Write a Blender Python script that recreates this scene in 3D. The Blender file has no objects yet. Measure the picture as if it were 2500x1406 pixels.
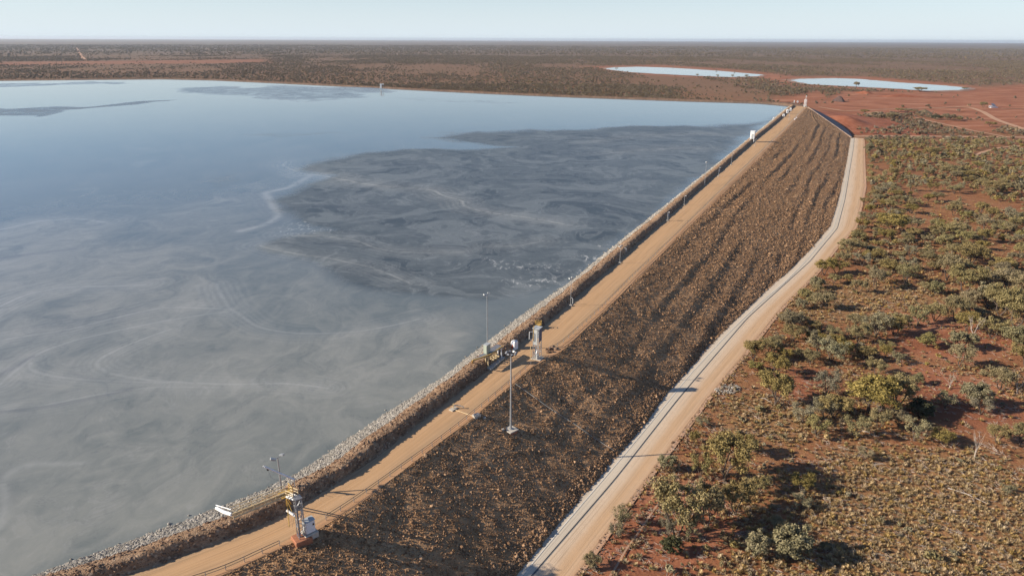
import bpy, bmesh, math, random
import numpy as np
from mathutils import Vector, Matrix
from mathutils.bvhtree import BVHTree
random.seed(7); rng = np.random.default_rng(11)
D = bpy.data
SC = bpy.context.scene
COL = SC.collection
# ------------------------------------------------------------------ camera
H = 70.0; F = 1750.0; PW, PH = 2500, 1406
PITCH = math.atan(607 / F); ROLL = math.radians(0.24)
_rt = np.array([1., 0, 0]); _up = np.array([0, math.sin(PITCH), math.cos(PITCH)])
FWD = np.array([0, math.cos(PITCH), -math.sin(PITCH)])
RT = _rt * math.cos(ROLL) + _up * math.sin(ROLL); UP = -_rt * math.sin(ROLL) + _up * math.cos(ROLL)
cam = D.cameras.new('camera'); camo = D.objects.new('camera', cam); COL.objects.link(camo)
camo.matrix_world = Matrix(((RT[0], UP[0], -FWD[0], 0), (RT[1], UP[1], -FWD[1], 0), (RT[2], UP[2], -FWD[2], H), (0, 0, 0, 1)))
cam.sensor_width = 36; cam.lens = 36 * F / PW; cam.clip_start = 1; cam.clip_end = 120000
SC.camera = camo

def ray(x, y): return FWD * F + RT * (x - PW / 2) - UP * (y - PH / 2)
def at(x, y, z):
    d = ray(x, y); t = (z - H) / d[2]
    return np.array([d[0] * t, d[1] * t, z])
def gz(y): return np.interp(y, [-1e5, 150, 200, 260, 330, 430, 540, 1e6], [-10.4, -10.4, -11.2, -12.7, -14.2, -15.6, -16.5, -16.5])
def atg(x, y, dz=0.0):
    z = -13.0
    for _ in range(30):
        p = at(x, y, z + dz); z = float(gz(p[1]))
    return at(x, y, z + dz)
def pxsize(p): return float(np.dot(np.array(p) - np.array([0, 0, H]), FWD)) / F   # metres per photo pixel at p

# ------------------------------------------------------------------ noise
def _h(ix, iy, s):
    n = (ix.astype(np.int64) * 374761393 + iy.astype(np.int64) * 668265263 + s * 974634777) & 0xffffffff
    n = ((n ^ (n >> 13)) * 1274126177) & 0xffffffff
    return ((n ^ (n >> 16)) & 0xffff) / 65535.0
def vnoise(x, y, s=0):
    x = np.asarray(x, float); y = np.asarray(y, float)
    ix = np.floor(x); iy = np.floor(y); fx = x - ix; fy = y - iy
    fx = fx * fx * (3 - 2 * fx); fy = fy * fy * (3 - 2 * fy)
    a = _h(ix, iy, s); b = _h(ix + 1, iy, s); c = _h(ix, iy + 1, s); d = _h(ix + 1, iy + 1, s)
    return (a + (b - a) * fx) * (1 - fy) + (c + (d - c) * fx) * fy
def fbm(x, y, o=4, s=0):
    r = 0; a = .5; t = 0
    for k in range(o):
        r = r + a * vnoise(x * 2 ** k, y * 2 ** k, s + k); t += a; a *= .5
    return r / t
def sstep(a, b, x):
    t = np.clip((x - a) / (b - a), 0, 1); return t * t * (3 - 2 * t)

# ------------------------------------------------------------------ polylines
def P2(pts, z): return np.array([at(x, y, z)[:2] for x, y in pts])
def resample(P, n=None, step=None, smooth=0):
    P = np.asarray(P, float)
    d = np.r_[0, np.cumsum(np.hypot(*np.diff(P, axis=0).T[:2]))]
    if n is None: n = int(d[-1] / step) + 2
    t = np.linspace(0, d[-1], n)
    Q = np.stack([np.interp(t, d, P[:, k]) for k in range(P.shape[1])], 1)
    if smooth:
        for _ in range(smooth):
            Q[1:-1] = Q[1:-1] * .5 + (Q[:-2] + Q[2:]) * .25
    return Q
def dist_poly(X, Y, P, closed=False):
    P = np.asarray(P, float); best = np.full(np.shape(X), 1e18)
    Q = np.roll(P, -1, 0) if closed else P[1:]
    for a, b in zip(P if closed else P[:-1], Q):
        ab = b - a; L = ab @ ab + 1e-12
        t = np.clip(((X - a[0]) * ab[0] + (Y - a[1]) * ab[1]) / L, 0, 1)
        best = np.minimum(best, (X - a[0] - t * ab[0]) ** 2 + (Y - a[1] - t * ab[1]) ** 2)
    return np.sqrt(best)
def inside(X, Y, P):
    P = np.asarray(P, float); r = np.zeros(np.shape(X), bool)
    for a, b in zip(P, np.roll(P, -1, 0)):
        c = ((a[1] > Y) != (b[1] > Y))
        with np.errstate(divide='ignore', invalid='ignore'):
            xx = (b[0] - a[0]) * (Y - a[1]) / (b[1] - a[1] + 1e-30) + a[0]
        r ^= c & (X < xx)
    return r
def sdist(X, Y, P): # negative inside
    d = dist_poly(X, Y, P, True); return np.where(inside(X, Y, P), -d, d)

# ------------------------------------------------------------------ materials
def newmat(name):
    m = D.materials.new(name); m.use_nodes = True
    return m, m.node_tree, m.node_tree.nodes['Principled BSDF']
class N:
    def __init__(s, nt): s.nt = nt
    def node(s, t, **k):
        n = s.nt.nodes.new(t)
        for a, b in k.items(): setattr(n, a, b)
        return n
    def link(s, a, b): s.nt.links.new(a, b)
    def setin(s, sock, v):
        if isinstance(v, bpy.types.NodeSocket): s.link(v, sock)
        elif v is not None:
            if sock.type == 'RGBA' and not hasattr(v, '__len__'): v = (v, v, v, 1)
            if sock.type == 'RGBA' and len(v) == 3: v = (*v, 1)
            sock.default_value = v
    def pos(s): return s.node('ShaderNodeNewGeometry').outputs['Position']
    def mapping(s, vec, scale=(1, 1, 1), rot=(0, 0, 0), loc=(0, 0, 0)):
        n = s.node('ShaderNodeMapping'); s.link(vec, n.inputs[0]); n.inputs['Scale'].default_value = scale
        n.inputs['Rotation'].default_value = rot; n.inputs['Location'].default_value = loc; return n.outputs[0]
    def noise(s, vec, scale, detail=4, rough=.55, dist=0, col=False):
        n = s.node('ShaderNodeTexNoise'); s.setin(n.inputs['Vector'], vec); s.setin(n.inputs['Scale'], scale)
        n.inputs['Detail'].default_value = detail; n.inputs['Roughness'].default_value = rough; n.inputs['Distortion'].default_value = dist
        return n.outputs['Color' if col else 'Fac']
    def voro(s, vec, scale, feature='F1', out='Distance', rnd=1):
        n = s.node('ShaderNodeTexVoronoi', feature=feature); s.setin(n.inputs['Vector'], vec); n.inputs['Scale'].default_value = scale
        n.inputs['Randomness'].default_value = rnd
        return n.outputs[out]
    def ramp(s, fac, stops, interp='LINEAR'):
        n = s.node('ShaderNodeValToRGB'); s.setin(n.inputs[0], fac); cr = n.color_ramp; cr.interpolation = interp
        while len(cr.elements) < len(stops): cr.elements.new(.5)
        for e, (p, c) in zip(cr.elements, stops):
            e.position = p; e.color = (c, c, c, 1) if not hasattr(c, '__len__') else (*c, 1)
        return n.outputs[0]
    def mix(s, f, a, b, mode='MIX'):
        n = s.node('ShaderNodeMix', data_type='RGBA', blend_type=mode)
        s.setin(n.inputs[0], f); s.setin(n.inputs[6], a); s.setin(n.inputs[7], b); return n.outputs[2]
    def math(s, op, a, b=None, c=None):
        n = s.node('ShaderNodeMath', operation=op); s.setin(n.inputs[0], a)
        if b is not None: s.setin(n.inputs[1], b)
        if c is not None: s.setin(n.inputs[2], c)
        return n.outputs[0]
    def mrange(s, v, a, b, c=0, d=1):
        n = s.node('ShaderNodeMapRange'); n.clamp = True
        s.setin(n.inputs[0], v)
        for i, q in enumerate((a, b, c, d)): s.setin(n.inputs[i + 1], q)
        return n.outputs[0]
    def vadd(s, a, b):
        n = s.node('ShaderNodeVectorMath', operation='ADD'); s.setin(n.inputs[0], a); s.setin(n.inputs[1], b); return n.outputs[0]
    def vscale(s, a, f):
        n = s.node('ShaderNodeVectorMath', operation='SCALE'); s.setin(n.inputs[0], a); s.setin(n.inputs['Scale'], f); return n.outputs[0]
    def vsub(s, a, b):
        n = s.node('ShaderNodeVectorMath', operation='SUBTRACT'); s.setin(n.inputs[0], a); s.setin(n.inputs[1], b); return n.outputs[0]
    def attr(s, name, inst=False):
        n = s.node('ShaderNodeAttribute', attribute_name=name); n.attribute_type = 'INSTANCER' if inst else 'GEOMETRY'; return n.outputs['Fac']
    def orand(s): return s.node('ShaderNodeObjectInfo').outputs['Random']
    def bump(s, h, strength=.5, dist=.1):
        n = s.node('ShaderNodeBump'); s.setin(n.inputs['Height'], h); n.inputs['Strength'].default_value = strength
        n.inputs['Distance'].default_value = dist; return n.outputs[0]
MATS = {}
def plain(name, c, rough=.6, metal=0, var=.18, scale=2.0, bump=0):
    """painted / bare surface with worn patches"""
    if name in MATS: return MATS[name]
    m, nt, b = newmat(name); n = N(nt)
    tc = n.node('ShaderNodeTexCoord').outputs['Object']
    f = n.noise(tc, scale, 5)
    lo = tuple(x * (1 - var) for x in c); hi = tuple(min(1, x * (1 + var)) for x in c)
    n.link(n.ramp(f, [(.3, lo), (.7, hi)]), b.inputs['Base Color'])
    b.inputs['Roughness'].default_value = rough; b.inputs['Metallic'].default_value = metal
    if bump: n.link(n.bump(n.noise(tc, scale * 6), bump, .05), b.inputs['Normal'])
    MATS[name] = m; return m
GALV = plain('galvanised_steel', (.36, .37, .38), .45, .4)
PIPEG = plain('dull_grey_steel', (.22, .22, .23), .55, .3)
RUST = plain('rusty_rail_steel', (.16, .105, .075), .7, .1, .3)
YEL = plain('yellow_safety_paint', (.55, .34, .075), .5)
PYEL = plain('faded_yellow_paint', (.60, .46, .26), .6)
WHITE = plain('white_paint', (.78, .78, .77), .45, 0, .06)
CONC = plain('concrete', (.46, .41, .34), .85, 0, .15, 3, .2)
RCONC = plain('red_stained_concrete', (.33, .13, .065), .85, 0, .25, 2, .2)
GREENC = plain('grey_green_cabinet_paint', (.36, .40, .33), .5, 0, .08)
BLUEG = plain('blue_grey_panel', (.10, .12, .17), .5, 0, .15)
DARK = plain('dark_lens', (.02, .02, .025), .3)
ORANGE = plain('orange_sign_paint', (.65, .13, .04), .5)
PANELG = plain('pale_grey_cladding', (.42, .43, .42), .55, .1)
BARK = plain('grey_brown_bark', (.085, .062, .048), .9, 0, .3, 4)
DEADW = plain('bleached_dead_wood', (.36, .30, .25), .85, 0, .25, 4)

def leafmat(name, c1, c2, c3):
    m, nt, b = newmat(name); n = N(nt)
    t = n.attr('tint'); r = n.orand()
    c = n.ramp(t, [(0, c1), (.5, c2), (1, c3)])
    hs = n.node('ShaderNodeHueSaturation'); n.link(c, hs.inputs['Color'])
    n.link(n.mrange(r, 0, 1, .86, 1.14), hs.inputs['Value']); n.link(n.mrange(n.math('FRACT', n.math('MULTIPLY', r, 7.3)), 0, 1, .493, .506), hs.inputs['Hue'])
    n.link(n.mrange(n.math('FRACT', n.math('MULTIPLY', r, 3.7)), 0, 1, .7, 1.05), hs.inputs['Saturation'])
    n.link(hs.outputs[0], b.inputs['Base Color']); b.inputs['Roughness'].default_value = .75; b.inputs['Specular IOR Level'].default_value = .25
    return m
LEAF = leafmat('mulga_foliage', (.125, .096, .032), (.235, .176, .058), (.35, .255, .095))
LEAFG = leafmat('grey_foliage', (.14, .118, .060), (.23, .192, .095), (.33, .265, .14))
LEAFB = leafmat('bright_foliage', (.14, .120, .040), (.235, .196, .068), (.34, .275, .11))
LEAFD = leafmat('dark_foliage', (.035, .038, .017), (.065, .065, .03), (.11, .10, .045))
SPIN = leafmat('spinifex_grass', (.22, .13, .045), (.38, .245, .09), (.52, .355, .15))
SCRUBM = leafmat('far_scrub_foliage', (.105, .080, .046), (.185, .136, .074), (.28, .20, .112))

def rockmat(name, c1, c2, c3):
    m, nt, b = newmat(name); n = N(nt)
    r = n.orand(); p = n.node('ShaderNodeTexCoord').outputs['Object']
    c = n.ramp(r, [(0, c1), (.6, c2), (1, c3)])
    c = n.mix(n.mrange(n.noise(p, 3, 4), .35, .7, 0, .45), c, c1)
    n.link(c, b.inputs['Base Color']); b.inputs['Roughness'].default_value = .9; b.inputs['Specular IOR Level'].default_value = .2
    n.link(n.bump(n.noise(p, 5, 5), .6, .15), b.inputs['Normal'])
    return m
ROCKB = rockmat('brown_slope_rock', (.14, .079, .043), (.29, .168, .09), (.55, .345, .20))
ROCKG = rockmat('grey_riprap_rock', (.20, .18, .155), (.32, .29, .25), (.46, .42, .37))
ROCKT = rockmat('tan_berm_rock', (.14, .08, .05), (.24, .15, .095), (.38, .26, .175))

# ------------------------------------------------------------------ object helpers
def tag(o, label=None, cat=None, group=None, kind=None):
    if label: o['label'] = label
    if cat: o['category'] = cat
    if group: o['group'] = group
    if kind: o['kind'] = kind
    return o
def empty(name, loc, rz=0, **k):
    o = D.objects.new(name, None); COL.objects.link(o); o.location = [float(v) for v in loc]; o.rotation_euler = (0, 0, rz); o.empty_display_size = .3
    return tag(o, **k)
def np_mesh(name, V, Fc, mat=None, smooth=False, attrs=None):
    me = D.meshes.new(name); V = np.asarray(V, np.float32); Fc = np.asarray(Fc, np.int32)
    k = Fc.shape[1]
    me.vertices.add(len(V)); me.vertices.foreach_set('co', V.ravel())
    me.loops.add(Fc.size); me.loops.foreach_set('vertex_index', Fc.ravel())
    me.polygons.add(len(Fc)); me.polygons.foreach_set('loop_start', np.arange(0, Fc.size, k, dtype=np.int32))
    me.polygons.foreach_set('loop_total', np.full(len(Fc), k, np.int32))
    if smooth: me.polygons.foreach_set('use_smooth', np.ones(len(Fc), bool))
    me.update(calc_edges=True)
    for a, v in (attrs or {}).items():
        at_ = me.attributes.new(a, 'FLOAT', 'POINT'); at_.data.foreach_set('value', np.asarray(v, np.float32).ravel())
    if mat: me.materials.append(mat)
    return me
def link(name, me, parent=None, **k):
    o = D.objects.new(name, me); COL.objects.link(o)
    if parent: o.parent = parent
    return tag(o, **k)
def gridfaces(nu, nv):
    a = np.arange(nu * nv).reshape(nu, nv)
    return np.stack([a[:-1, :-1], a[1:, :-1], a[1:, 1:], a[:-1, 1:]], -1).reshape(-1, 4)

class MB:
    """collects boxes, tubes and prisms, then links them as ONE mesh object"""
    def __init__(s): s.v = []; s.f = []
    def add(s, vs, fs):
        o = len(s.v); s.v += [tuple(float(c) for c in v) for v in vs]; s.f += [tuple(o + i for i in f) for f in fs]; return s
    def box(s, c, sz, rz=0, ry=0):
        M = Matrix.Rotation(rz, 3, 'Z') @ Matrix.Rotation(ry, 3, 'Y'); b = min(sz) * .06
        vs = []
        bm = bmesh.new(); bmesh.ops.create_cube(bm, size=1)
        for v in bm.verts: v.co = Vector((v.co.x * sz[0], v.co.y * sz[1], v.co.z * sz[2]))
        if b > .004: bmesh.ops.bevel(bm, geom=bm.edges[:], offset=b, segments=1, affect='EDGES')
        bm.verts.index_update()
        vs = [M @ v.co + Vector(c) for v in bm.verts]; fs = [[v.index for v in f.verts] for f in bm.faces]; bm.free()
        return s.add(vs, fs)
    def tube(s, a, b, r, r2=None, n=7, caps=True):
        a = Vector([float(q) for q in a]); b = Vector([float(q) for q in b]); r2 = r if r2 is None else r2
        d = b - a
        if d.length < 1e-6: return s
        q = d.to_track_quat('Z', 'Y'); vs = []
        for p, rr in ((a, r), (b, r2)):
            for k in range(n):
                t = 2 * math.pi * k / n; vs.append(p + q @ Vector((rr * math.cos(t), rr * math.sin(t), 0)))
        fs = [(k, (k + 1) % n, n + (k + 1) % n, n + k) for k in range(n)]
        if caps: fs += [tuple(range(n))[::-1], tuple(range(n, 2 * n))]
        return s.add(vs, fs)
    def path(s, pts, r, n=6):
        for a, b in zip(pts[:-1], pts[1:]): s.tube(a, b, r, n=n)
        return s
    def prism(s, poly, z0, z1):
        n = len(poly); vs = [(p[0], p[1], z0) for p in poly] + [(p[0], p[1], z1) for p in poly]
        ar = sum(poly[i][0] * poly[(i + 1) % n][1] - poly[(i + 1) % n][0] * poly[i][1] for i in range(n))
        fs = [tuple(range(n))[::-1], tuple(range(n, 2 * n))] + [(k, (k + 1) % n, n + (k + 1) % n, n + k) for k in range(n)]
        if ar < 0: fs = [f[::-1] for f in fs]
        return s.add(vs, fs)
    def torus(s, c, R, r, n=20, m=6):
        vs = []; fs = []
        for i in range(n):
            t = 2 * math.pi * i / n
            for j in range(m):
                u = 2 * math.pi * j / m
                vs.append((c[0] + (R + r * math.cos(u)) * math.cos(t), c[1] + (R + r * math.cos(u)) * math.sin(t), c[2] + r * math.sin(u)))
                fs.append((i * m + j, ((i + 1) % n) * m + j, ((i + 1) % n) * m + (j + 1) % m, i * m + (j + 1) % m))
        return s.add(vs, fs)
    def mesh(s, name, mat):
        me = D.meshes.new(name); me.from_pydata(s.v, [], s.f); me.materials.append(mat); me.update(); return me
    def build(s, name, mat, parent=None, **k): return link(name, s.mesh(name, mat), parent, **k)

def scatter(name, pts, scl, protos, label, kind='stuff', cat=None, tilt=.0, zs=None):
    """one stuff object: points carrying a size, with small meshes instanced on them"""
    col = D.collections.new(name + '_kinds')
    for i, me in enumerate(protos): col.objects.link(D.objects.new(me.name, me))
    me = D.meshes.new(name); pts = np.asarray(pts, np.float32)
    me.vertices.add(len(pts)); me.vertices.foreach_set('co', pts.ravel())
    a = me.attributes.new('scl', 'FLOAT', 'POINT'); a.data.foreach_set('value', np.asarray(scl, np.float32))
    o = link(name, me, label=label, kind=kind, cat=cat)
    ng = D.node_groups.new(name + '_nodes', 'GeometryNodeTree'); n = ng.nodes
    ng.interface.new_socket('Geometry', in_out='INPUT', socket_type='NodeSocketGeometry')
    ng.interface.new_socket('Geometry', in_out='OUTPUT', socket_type='NodeSocketGeometry')
    gi = n.new('NodeGroupInput'); go = n.new('NodeGroupOutput'); ci = n.new('GeometryNodeCollectionInfo')
    ci.inputs['Collection'].default_value = col; ci.inputs['Separate Children'].default_value = True; ci.inputs['Reset Children'].default_value = True
    m2p = n.new('GeometryNodeMeshToPoints'); iop = n.new('GeometryNodeInstanceOnPoints'); iop.inputs['Pick Instance'].default_value = True
    rv = n.new('FunctionNodeRandomValue'); rv.data_type = 'FLOAT_VECTOR'
    rv.inputs[0].default_value = (-tilt, -tilt, 0); rv.inputs[1].default_value = (tilt, tilt, 6.283)
    na = n.new('GeometryNodeInputNamedAttribute'); na.data_type = 'FLOAT'; na.inputs['Name'].default_value = 'scl'
    ri = n.new('FunctionNodeRandomValue'); ri.data_type = 'INT'
    ri.inputs[4].default_value = 0; ri.inputs[5].default_value = len(protos) - 1
    L = ng.links.new
    L(gi.outputs[0], m2p.inputs['Mesh']); L(m2p.outputs[0], iop.inputs['Points']); L(ci.outputs[0], iop.inputs['Instance'])
    L(rv.outputs[0], iop.inputs['Rotation']); L(na.outputs[0], iop.inputs['Scale']); L(ri.outputs[2], iop.inputs['Instance Index'])
    L(iop.outputs[0], go.inputs[0])
    md = o.modifiers.new('scatter', 'NODES'); md.node_group = ng
    return o

# ------------------------------------------------------------------ prototypes: rocks, bushes, grass
def rock(name, mat, seed, sub=1, flat=.7):
    bm = bmesh.new(); bmesh.ops.create_icosphere(bm, subdivisions=sub, radius=.5); r = random.Random(seed)
    ax = [Vector((r.gauss(0, 1), r.gauss(0, 1), r.gauss(0, 1))).normalized() for _ in range(7)]; h = [r.uniform(.26, .44) for _ in ax]
    for v in bm.verts:
        for a, q in zip(ax, h):
            d = v.co.dot(a)
            if d > q: v.co -= a * (d - q)
        v.co += Vector((r.uniform(-.04, .04), r.uniform(-.04, .04), r.uniform(-.04, .04)))
        v.co.z *= flat
    me = D.meshes.new(name); bm.to_mesh(me); bm.free(); me.materials.append(mat); return me
def leaves(rg, centres, radii, per, size, flat=.75, shade=None):
    """small leaf-cluster quads spread through clumps; returns verts, faces, tint"""
    V = []; T = []
    for c, r, k in zip(centres, radii, per):
        k = int(k)
        d = rg.normal(size=(k, 3)); d /= np.linalg.norm(d, axis=1)[:, None]
        p = np.array(c) + d * (r * rg.uniform(.1, 1.3, (k, 1)) ** .8) * np.array([1, 1, flat])
        n = d + rg.normal(0, .6, (k, 3)); n /= np.linalg.norm(n, axis=1)[:, None]
        a = np.cross(n, rg.normal(size=(k, 3))); a /= np.linalg.norm(a, axis=1)[:, None] + 1e-9; b = np.cross(n, a)
        s = size * rg.uniform(.6, 1.35, (k, 1)); w = s * rg.uniform(.35, .6, (k, 1))
        q = np.stack([p - a * s, p + b * w, p + a * s, p - b * w], 1)
        V.append(q.reshape(-1, 3)); T.append(np.repeat(np.clip(rg.normal(.5, .14) + rg.normal(0, .16, k), 0, 1), 4))
    V = np.concatenate(V); T = np.concatenate(T); Fc = np.arange(len(V)).reshape(-1, 4)
    return V, Fc, T
def tree_meshes(seed, h, w, dens=1.0, kind='mulga', mat=LEAF, leaf=.17):
    rg = np.random.default_rng(seed); r = random.Random(seed)
    mb = MB(); cs = []; rs = []; ps = []
    nst = {'mulga': r.choice((2, 3, 3)), 'single': 1, 'round': 3, 'sparse': 3, 'dead': 2}[kind]
    base_z = -.15
    az0 = r.uniform(0, 6.28)
    for k in range(nst):
        az = az0 + 6.283 * k / nst + r.uniform(-.4, .4)
        lean = {'mulga': r.uniform(.25, .6), 'single': r.uniform(0, .2), 'round': r.uniform(.3, .7), 'sparse': r.uniform(.2, .5), 'dead': r.uniform(.2, .6)}[kind]
        p = np.array([0, 0, base_z]); L = h * (.42 if kind in ('mulga', 'single', 'dead', 'sparse') else .25)
        d = np.array([math.cos(az) * lean, math.sin(az) * lean, 1.0]); d /= np.linalg.norm(d)
        r0 = .025 * h * (1.5 if nst == 1 else 1)
        m = p + d * L * .5 + rg.normal(0, .03 * h, 3) * [1, 1, .2]; e = p + d * L + rg.normal(0, .03 * h, 3)
        mb.tube(p, m, r0, r0 * .8, 6, False); mb.tube(m, e, r0 * .8, r0 * .62, 6, False)
        nb = 3 if nst > 1 else 5
        for j in range(nb):
            a2 = az + r.uniform(-1.5, 1.5) + (6.283 * j / nb if nst == 1 else 0); up = r.uniform(.35, 1.1)
            st = m + (e - m) * r.uniform(.4, 1.0)
            rad = w * .5 * r.uniform(.45, .92)
            tgt = np.array([math.cos(a2) * rad, math.sin(a2) * rad, h * r.uniform(.62, .88)]) * np.array([1, 1, 1]) + [e[0] * .3, e[1] * .3, 0]
            md = (st + tgt) / 2 + rg.normal(0, .04 * h, 3); md[2] -= .02 * h
            mb.tube(st, md, r0 * .5, r0 * .34, 5, False); mb.tube(md, tgt, r0 * .34, r0 * .12, 5, False)
            for q in range(2 if kind != 'dead' else 3):
                t2 = md + (tgt - md) * r.uniform(.2, .7) + rg.normal(0, .10 * h, 3)
                t2[2] = max(t2[2], h * .4)
                mb.tube(md + (tgt - md) * r.uniform(0, .5), t2, r0 * .22, r0 * .07, 4, False)
                cs.append(t2); rs.append(h * r.uniform(.08, .15)); ps.append(100 * dens)
            cs.append(tgt); rs.append(h * r.uniform(.10, .18)); ps.append(150 * dens)
    if kind in ('mulga', 'round', 'single'):
        k = 38 if kind != 'round' else 34
        for i in range(k):
            a = r.uniform(0, 6.283); q = math.sqrt(r.random()); zz = r.uniform(.0, 1)
            R = w * .46 * q
            lo = .56 if kind != 'round' else .22
            top = h * (.93 - .22 * q * q)
            c = np.array([math.cos(a) * R, math.sin(a) * R, h * lo + (top - h * lo) * zz ** .6])
            cs.append(c); rs.append(h * r.uniform(.06, .125)); ps.append(95 * dens)
    tr = mb.mesh('trunk', DEADW if kind == 'dead' else BARK)
    if kind == 'dead': return tr, None
    V, Fc, T = leaves(rg, cs, rs, ps, leaf * .95)
    s = 1
    cr = np_mesh('crown', V, Fc, mat, attrs={'tint': T})
    return tr, cr
def bush_mesh(seed, mat, n=6, per=18, leaf=.16, name='shrub', hgt=.8):
    """unit-height shrub: all clumps in one mesh"""
    rg = np.random.default_rng(seed); cs = []; rs = []
    for i in range(n):
        a = rg.uniform(0, 6.28); q = rg.uniform(0, .42); cs.append((math.cos(a) * q, math.sin(a) * q, rg.uniform(.28, hgt))); rs.append(rg.uniform(.16, .28))
    V, Fc, T = leaves(rg, cs, rs, [per] * n, leaf)
    V[:, 2] = np.maximum(V[:, 2], 0.0)
    return np_mesh(name, V, Fc, mat, attrs={'tint': T})
def tussock_mesh(seed, mat, n=46):
    rg = np.random.default_rng(seed); V = []; Fc = []; T = []
    for i in range(n):
        a = rg.uniform(0, 6.28); l = rg.uniform(.3, .62); el = rg.uniform(.25, 1.45); w = rg.uniform(.03, .065)
        d = np.array([math.cos(a) * math.cos(el), math.sin(a) * math.cos(el), math.sin(el)]); sd = np.array([-math.sin(a), math.cos(a), 0]) * w
        b = np.array([math.cos(a), math.sin(a), 0]) * rg.uniform(0, .16)
        o = len(V); V += [b - sd, b + sd, b + d * l + sd * .4, b + d * l - sd * .4]; Fc.append((o, o + 1, o + 2, o + 3)); t = np.clip(rg.normal(.55, .25), 0, 1); T += [t] * 4
    return np_mesh('tussock', V, Fc, mat, attrs={'tint': T})
# ================================================================== SETTING
# ---- light and sky
SUN_EL, SUN_AZ = math.radians(25), math.radians(7)           # light travels towards +X, a little away from the camera
sd = Vector((math.cos(SUN_AZ) * math.cos(SUN_EL), math.sin(SUN_AZ) * math.cos(SUN_EL), -math.sin(SUN_EL)))
sun = D.lights.new('sun', 'SUN'); sun.energy = 5.0; sun.angle = math.radians(.5); sun.color = (1, .89, .73)
suno = D.objects.new('sun', sun); COL.objects.link(suno); suno.rotation_euler = sd.to_track_quat('-Z', 'Y').to_euler(); suno.location = (-200, 0, 150)
W = D.worlds.new('World'); SC.world = W; W.use_nodes = True
wn = W.node_tree.nodes; sky = wn.new('ShaderNodeTexSky'); sky.sky_type = 'NISHITA'; sky.sun_disc = False
sky.sun_elevation = SUN_EL; sky.sun_rotation = math.radians(263); sky.altitude = 300; sky.air_density = 1.0; sky.dust_density = .15; sky.ozone_density = 3.5
hsv = wn.new('ShaderNodeHueSaturation'); hsv.inputs['Saturation'].default_value = .95; W.node_tree.links.new(sky.outputs[0], hsv.inputs['Color'])
tin = wn.new('ShaderNodeMix'); tin.data_type = 'RGBA'; tin.blend_type = 'MULTIPLY'; tin.inputs[0].default_value = 1; tin.inputs[7].default_value = (.95, .985, 1.08, 1); W.node_tree.links.new(hsv.outputs[0], tin.inputs[6])
wg = N(W.node_tree); sx = wn.new('ShaderNodeSeparateXYZ'); wg.link(wn.new('ShaderNodeTexCoord').outputs['Generated'], sx.inputs[0])
pale_air = wg.mrange(sx.outputs[2], 0, .125, .95, 0)          # dusty white air low over the plain
wg.link(wg.mix(pale_air, tin.outputs[2], (6.25, 7.15, 7.80)), wn['Background'].inputs[0]); wn['Background'].inputs[1].default_value = .075
vs = SC.view_settings; vs.view_transform = 'Standard'; vs.look = 'None'; vs.exposure = .68; vs.gamma = 1

# ---- traced lines of the embankment (photo pixels -> points on their own level)
EDGE = [(473, 1432), (547, 1404), (636, 1361), (720, 1323), (780, 1294), (852, 1246), (900, 1215), (1050, 1097), (1146, 1028), (1228, 957), (1313, 884), (1363, 866), (1438, 795), (1496, 739), (1558, 680), (1651, 584), (1720, 518), (1842, 397), (1935, 303), (1971, 262)]
RAIL = [(455, 1424), (536, 1398), (577, 1382), (616, 1362), (664, 1340), (706, 1322), (797, 1269), (827, 1250), (856, 1231), (895, 1204), (1062, 1085), (1132, 1031), (1175, 995), (1207, 968), (1257, 926), (1301, 886), (1378, 835), (1472, 750), (1537, 683), (1629, 596), (1720, 506), (1814, 413), (1913, 319), (1962, 266)]
RLEFT = [(150, 1450), (322, 1402), (444, 1354), (540, 1318), (660, 1275), (744, 1224), (840, 1167), (876, 1147), (1050, 1010), (1100, 973), (1171, 918), (1250, 855), (1336, 786), (1384, 744), (1492, 653), (1551, 598), (1622, 537), (1700, 468), (1780, 399), (1850, 337), (1896, 300), (1941, 259)]
WLINE = [(40, 1422), (80, 1405), (300, 1328), (468, 1267), (540, 1236), (660, 1194), (732, 1155), (900, 1036), (1085, 920), (1136, 877), (1222, 811), (1300, 751), (1383, 697), (1480, 618), (1551, 561), (1634, 496), (1700, 441), (1785, 374), (1878, 298), (1925, 259)]
WZ = -3.6
def extend(P, back=90, d=None):
    d = (P[0] - P[2]) if d is None else np.array(d, float); d = d / np.hypot(*d); return np.vstack([P[0] + d * back, P])
edge = resample(extend(P2(EDGE, 0)), step=2, smooth=6); edge = resample(edge, step=.8)
rleft = resample(extend(P2(RLEFT, 0)), step=2, smooth=8); rleft = resample(rleft, step=.8)
rail = resample(P2(RAIL, 0), step=1, smooth=6)
wline = resample(extend(P2(WLINE, WZ)), step=2, smooth=10)
TOE = [(1265, 1406), (1368, 1278), (1500, 1128), (1575, 1041), (1619, 975), (1688, 900), (1755, 826), (1830, 751), (1900, 687), (1923, 668), (1978, 613), (2029, 554), (2052, 476), (2068, 398), (2078, 337)]
WHITEL = [(1280, 1400), (1381, 1278), (1513, 1124), (1624, 990), (1686, 913), (1775, 817), (1850, 745), (1916, 690), (1965, 640), (2035, 558), (2057, 482), (2073, 400), (2081, 338)]
GROOVE = [(1302, 1402), (1390, 1300), (1500, 1173), (1658, 972), (1720, 899), (1826, 776), (1900, 709), (1978, 638), (2045, 557), (2063, 488), (2083, 366), (2086, 337)]
ROADR = [(1400, 1406), (1529, 1228), (1577, 1166), (1662, 1055), (1730, 965), (1788, 897), (1852, 820), (1900, 758), (1994, 664), (2037, 609), (2088, 554), (2101, 503), (2111, 456), (2109, 400), (2108, 338)]
def G2(pts): return np.array([atg(x, y)[:2] for x, y in pts])
toe = resample(extend(G2(TOE)), step=1.5, smooth=6)
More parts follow.
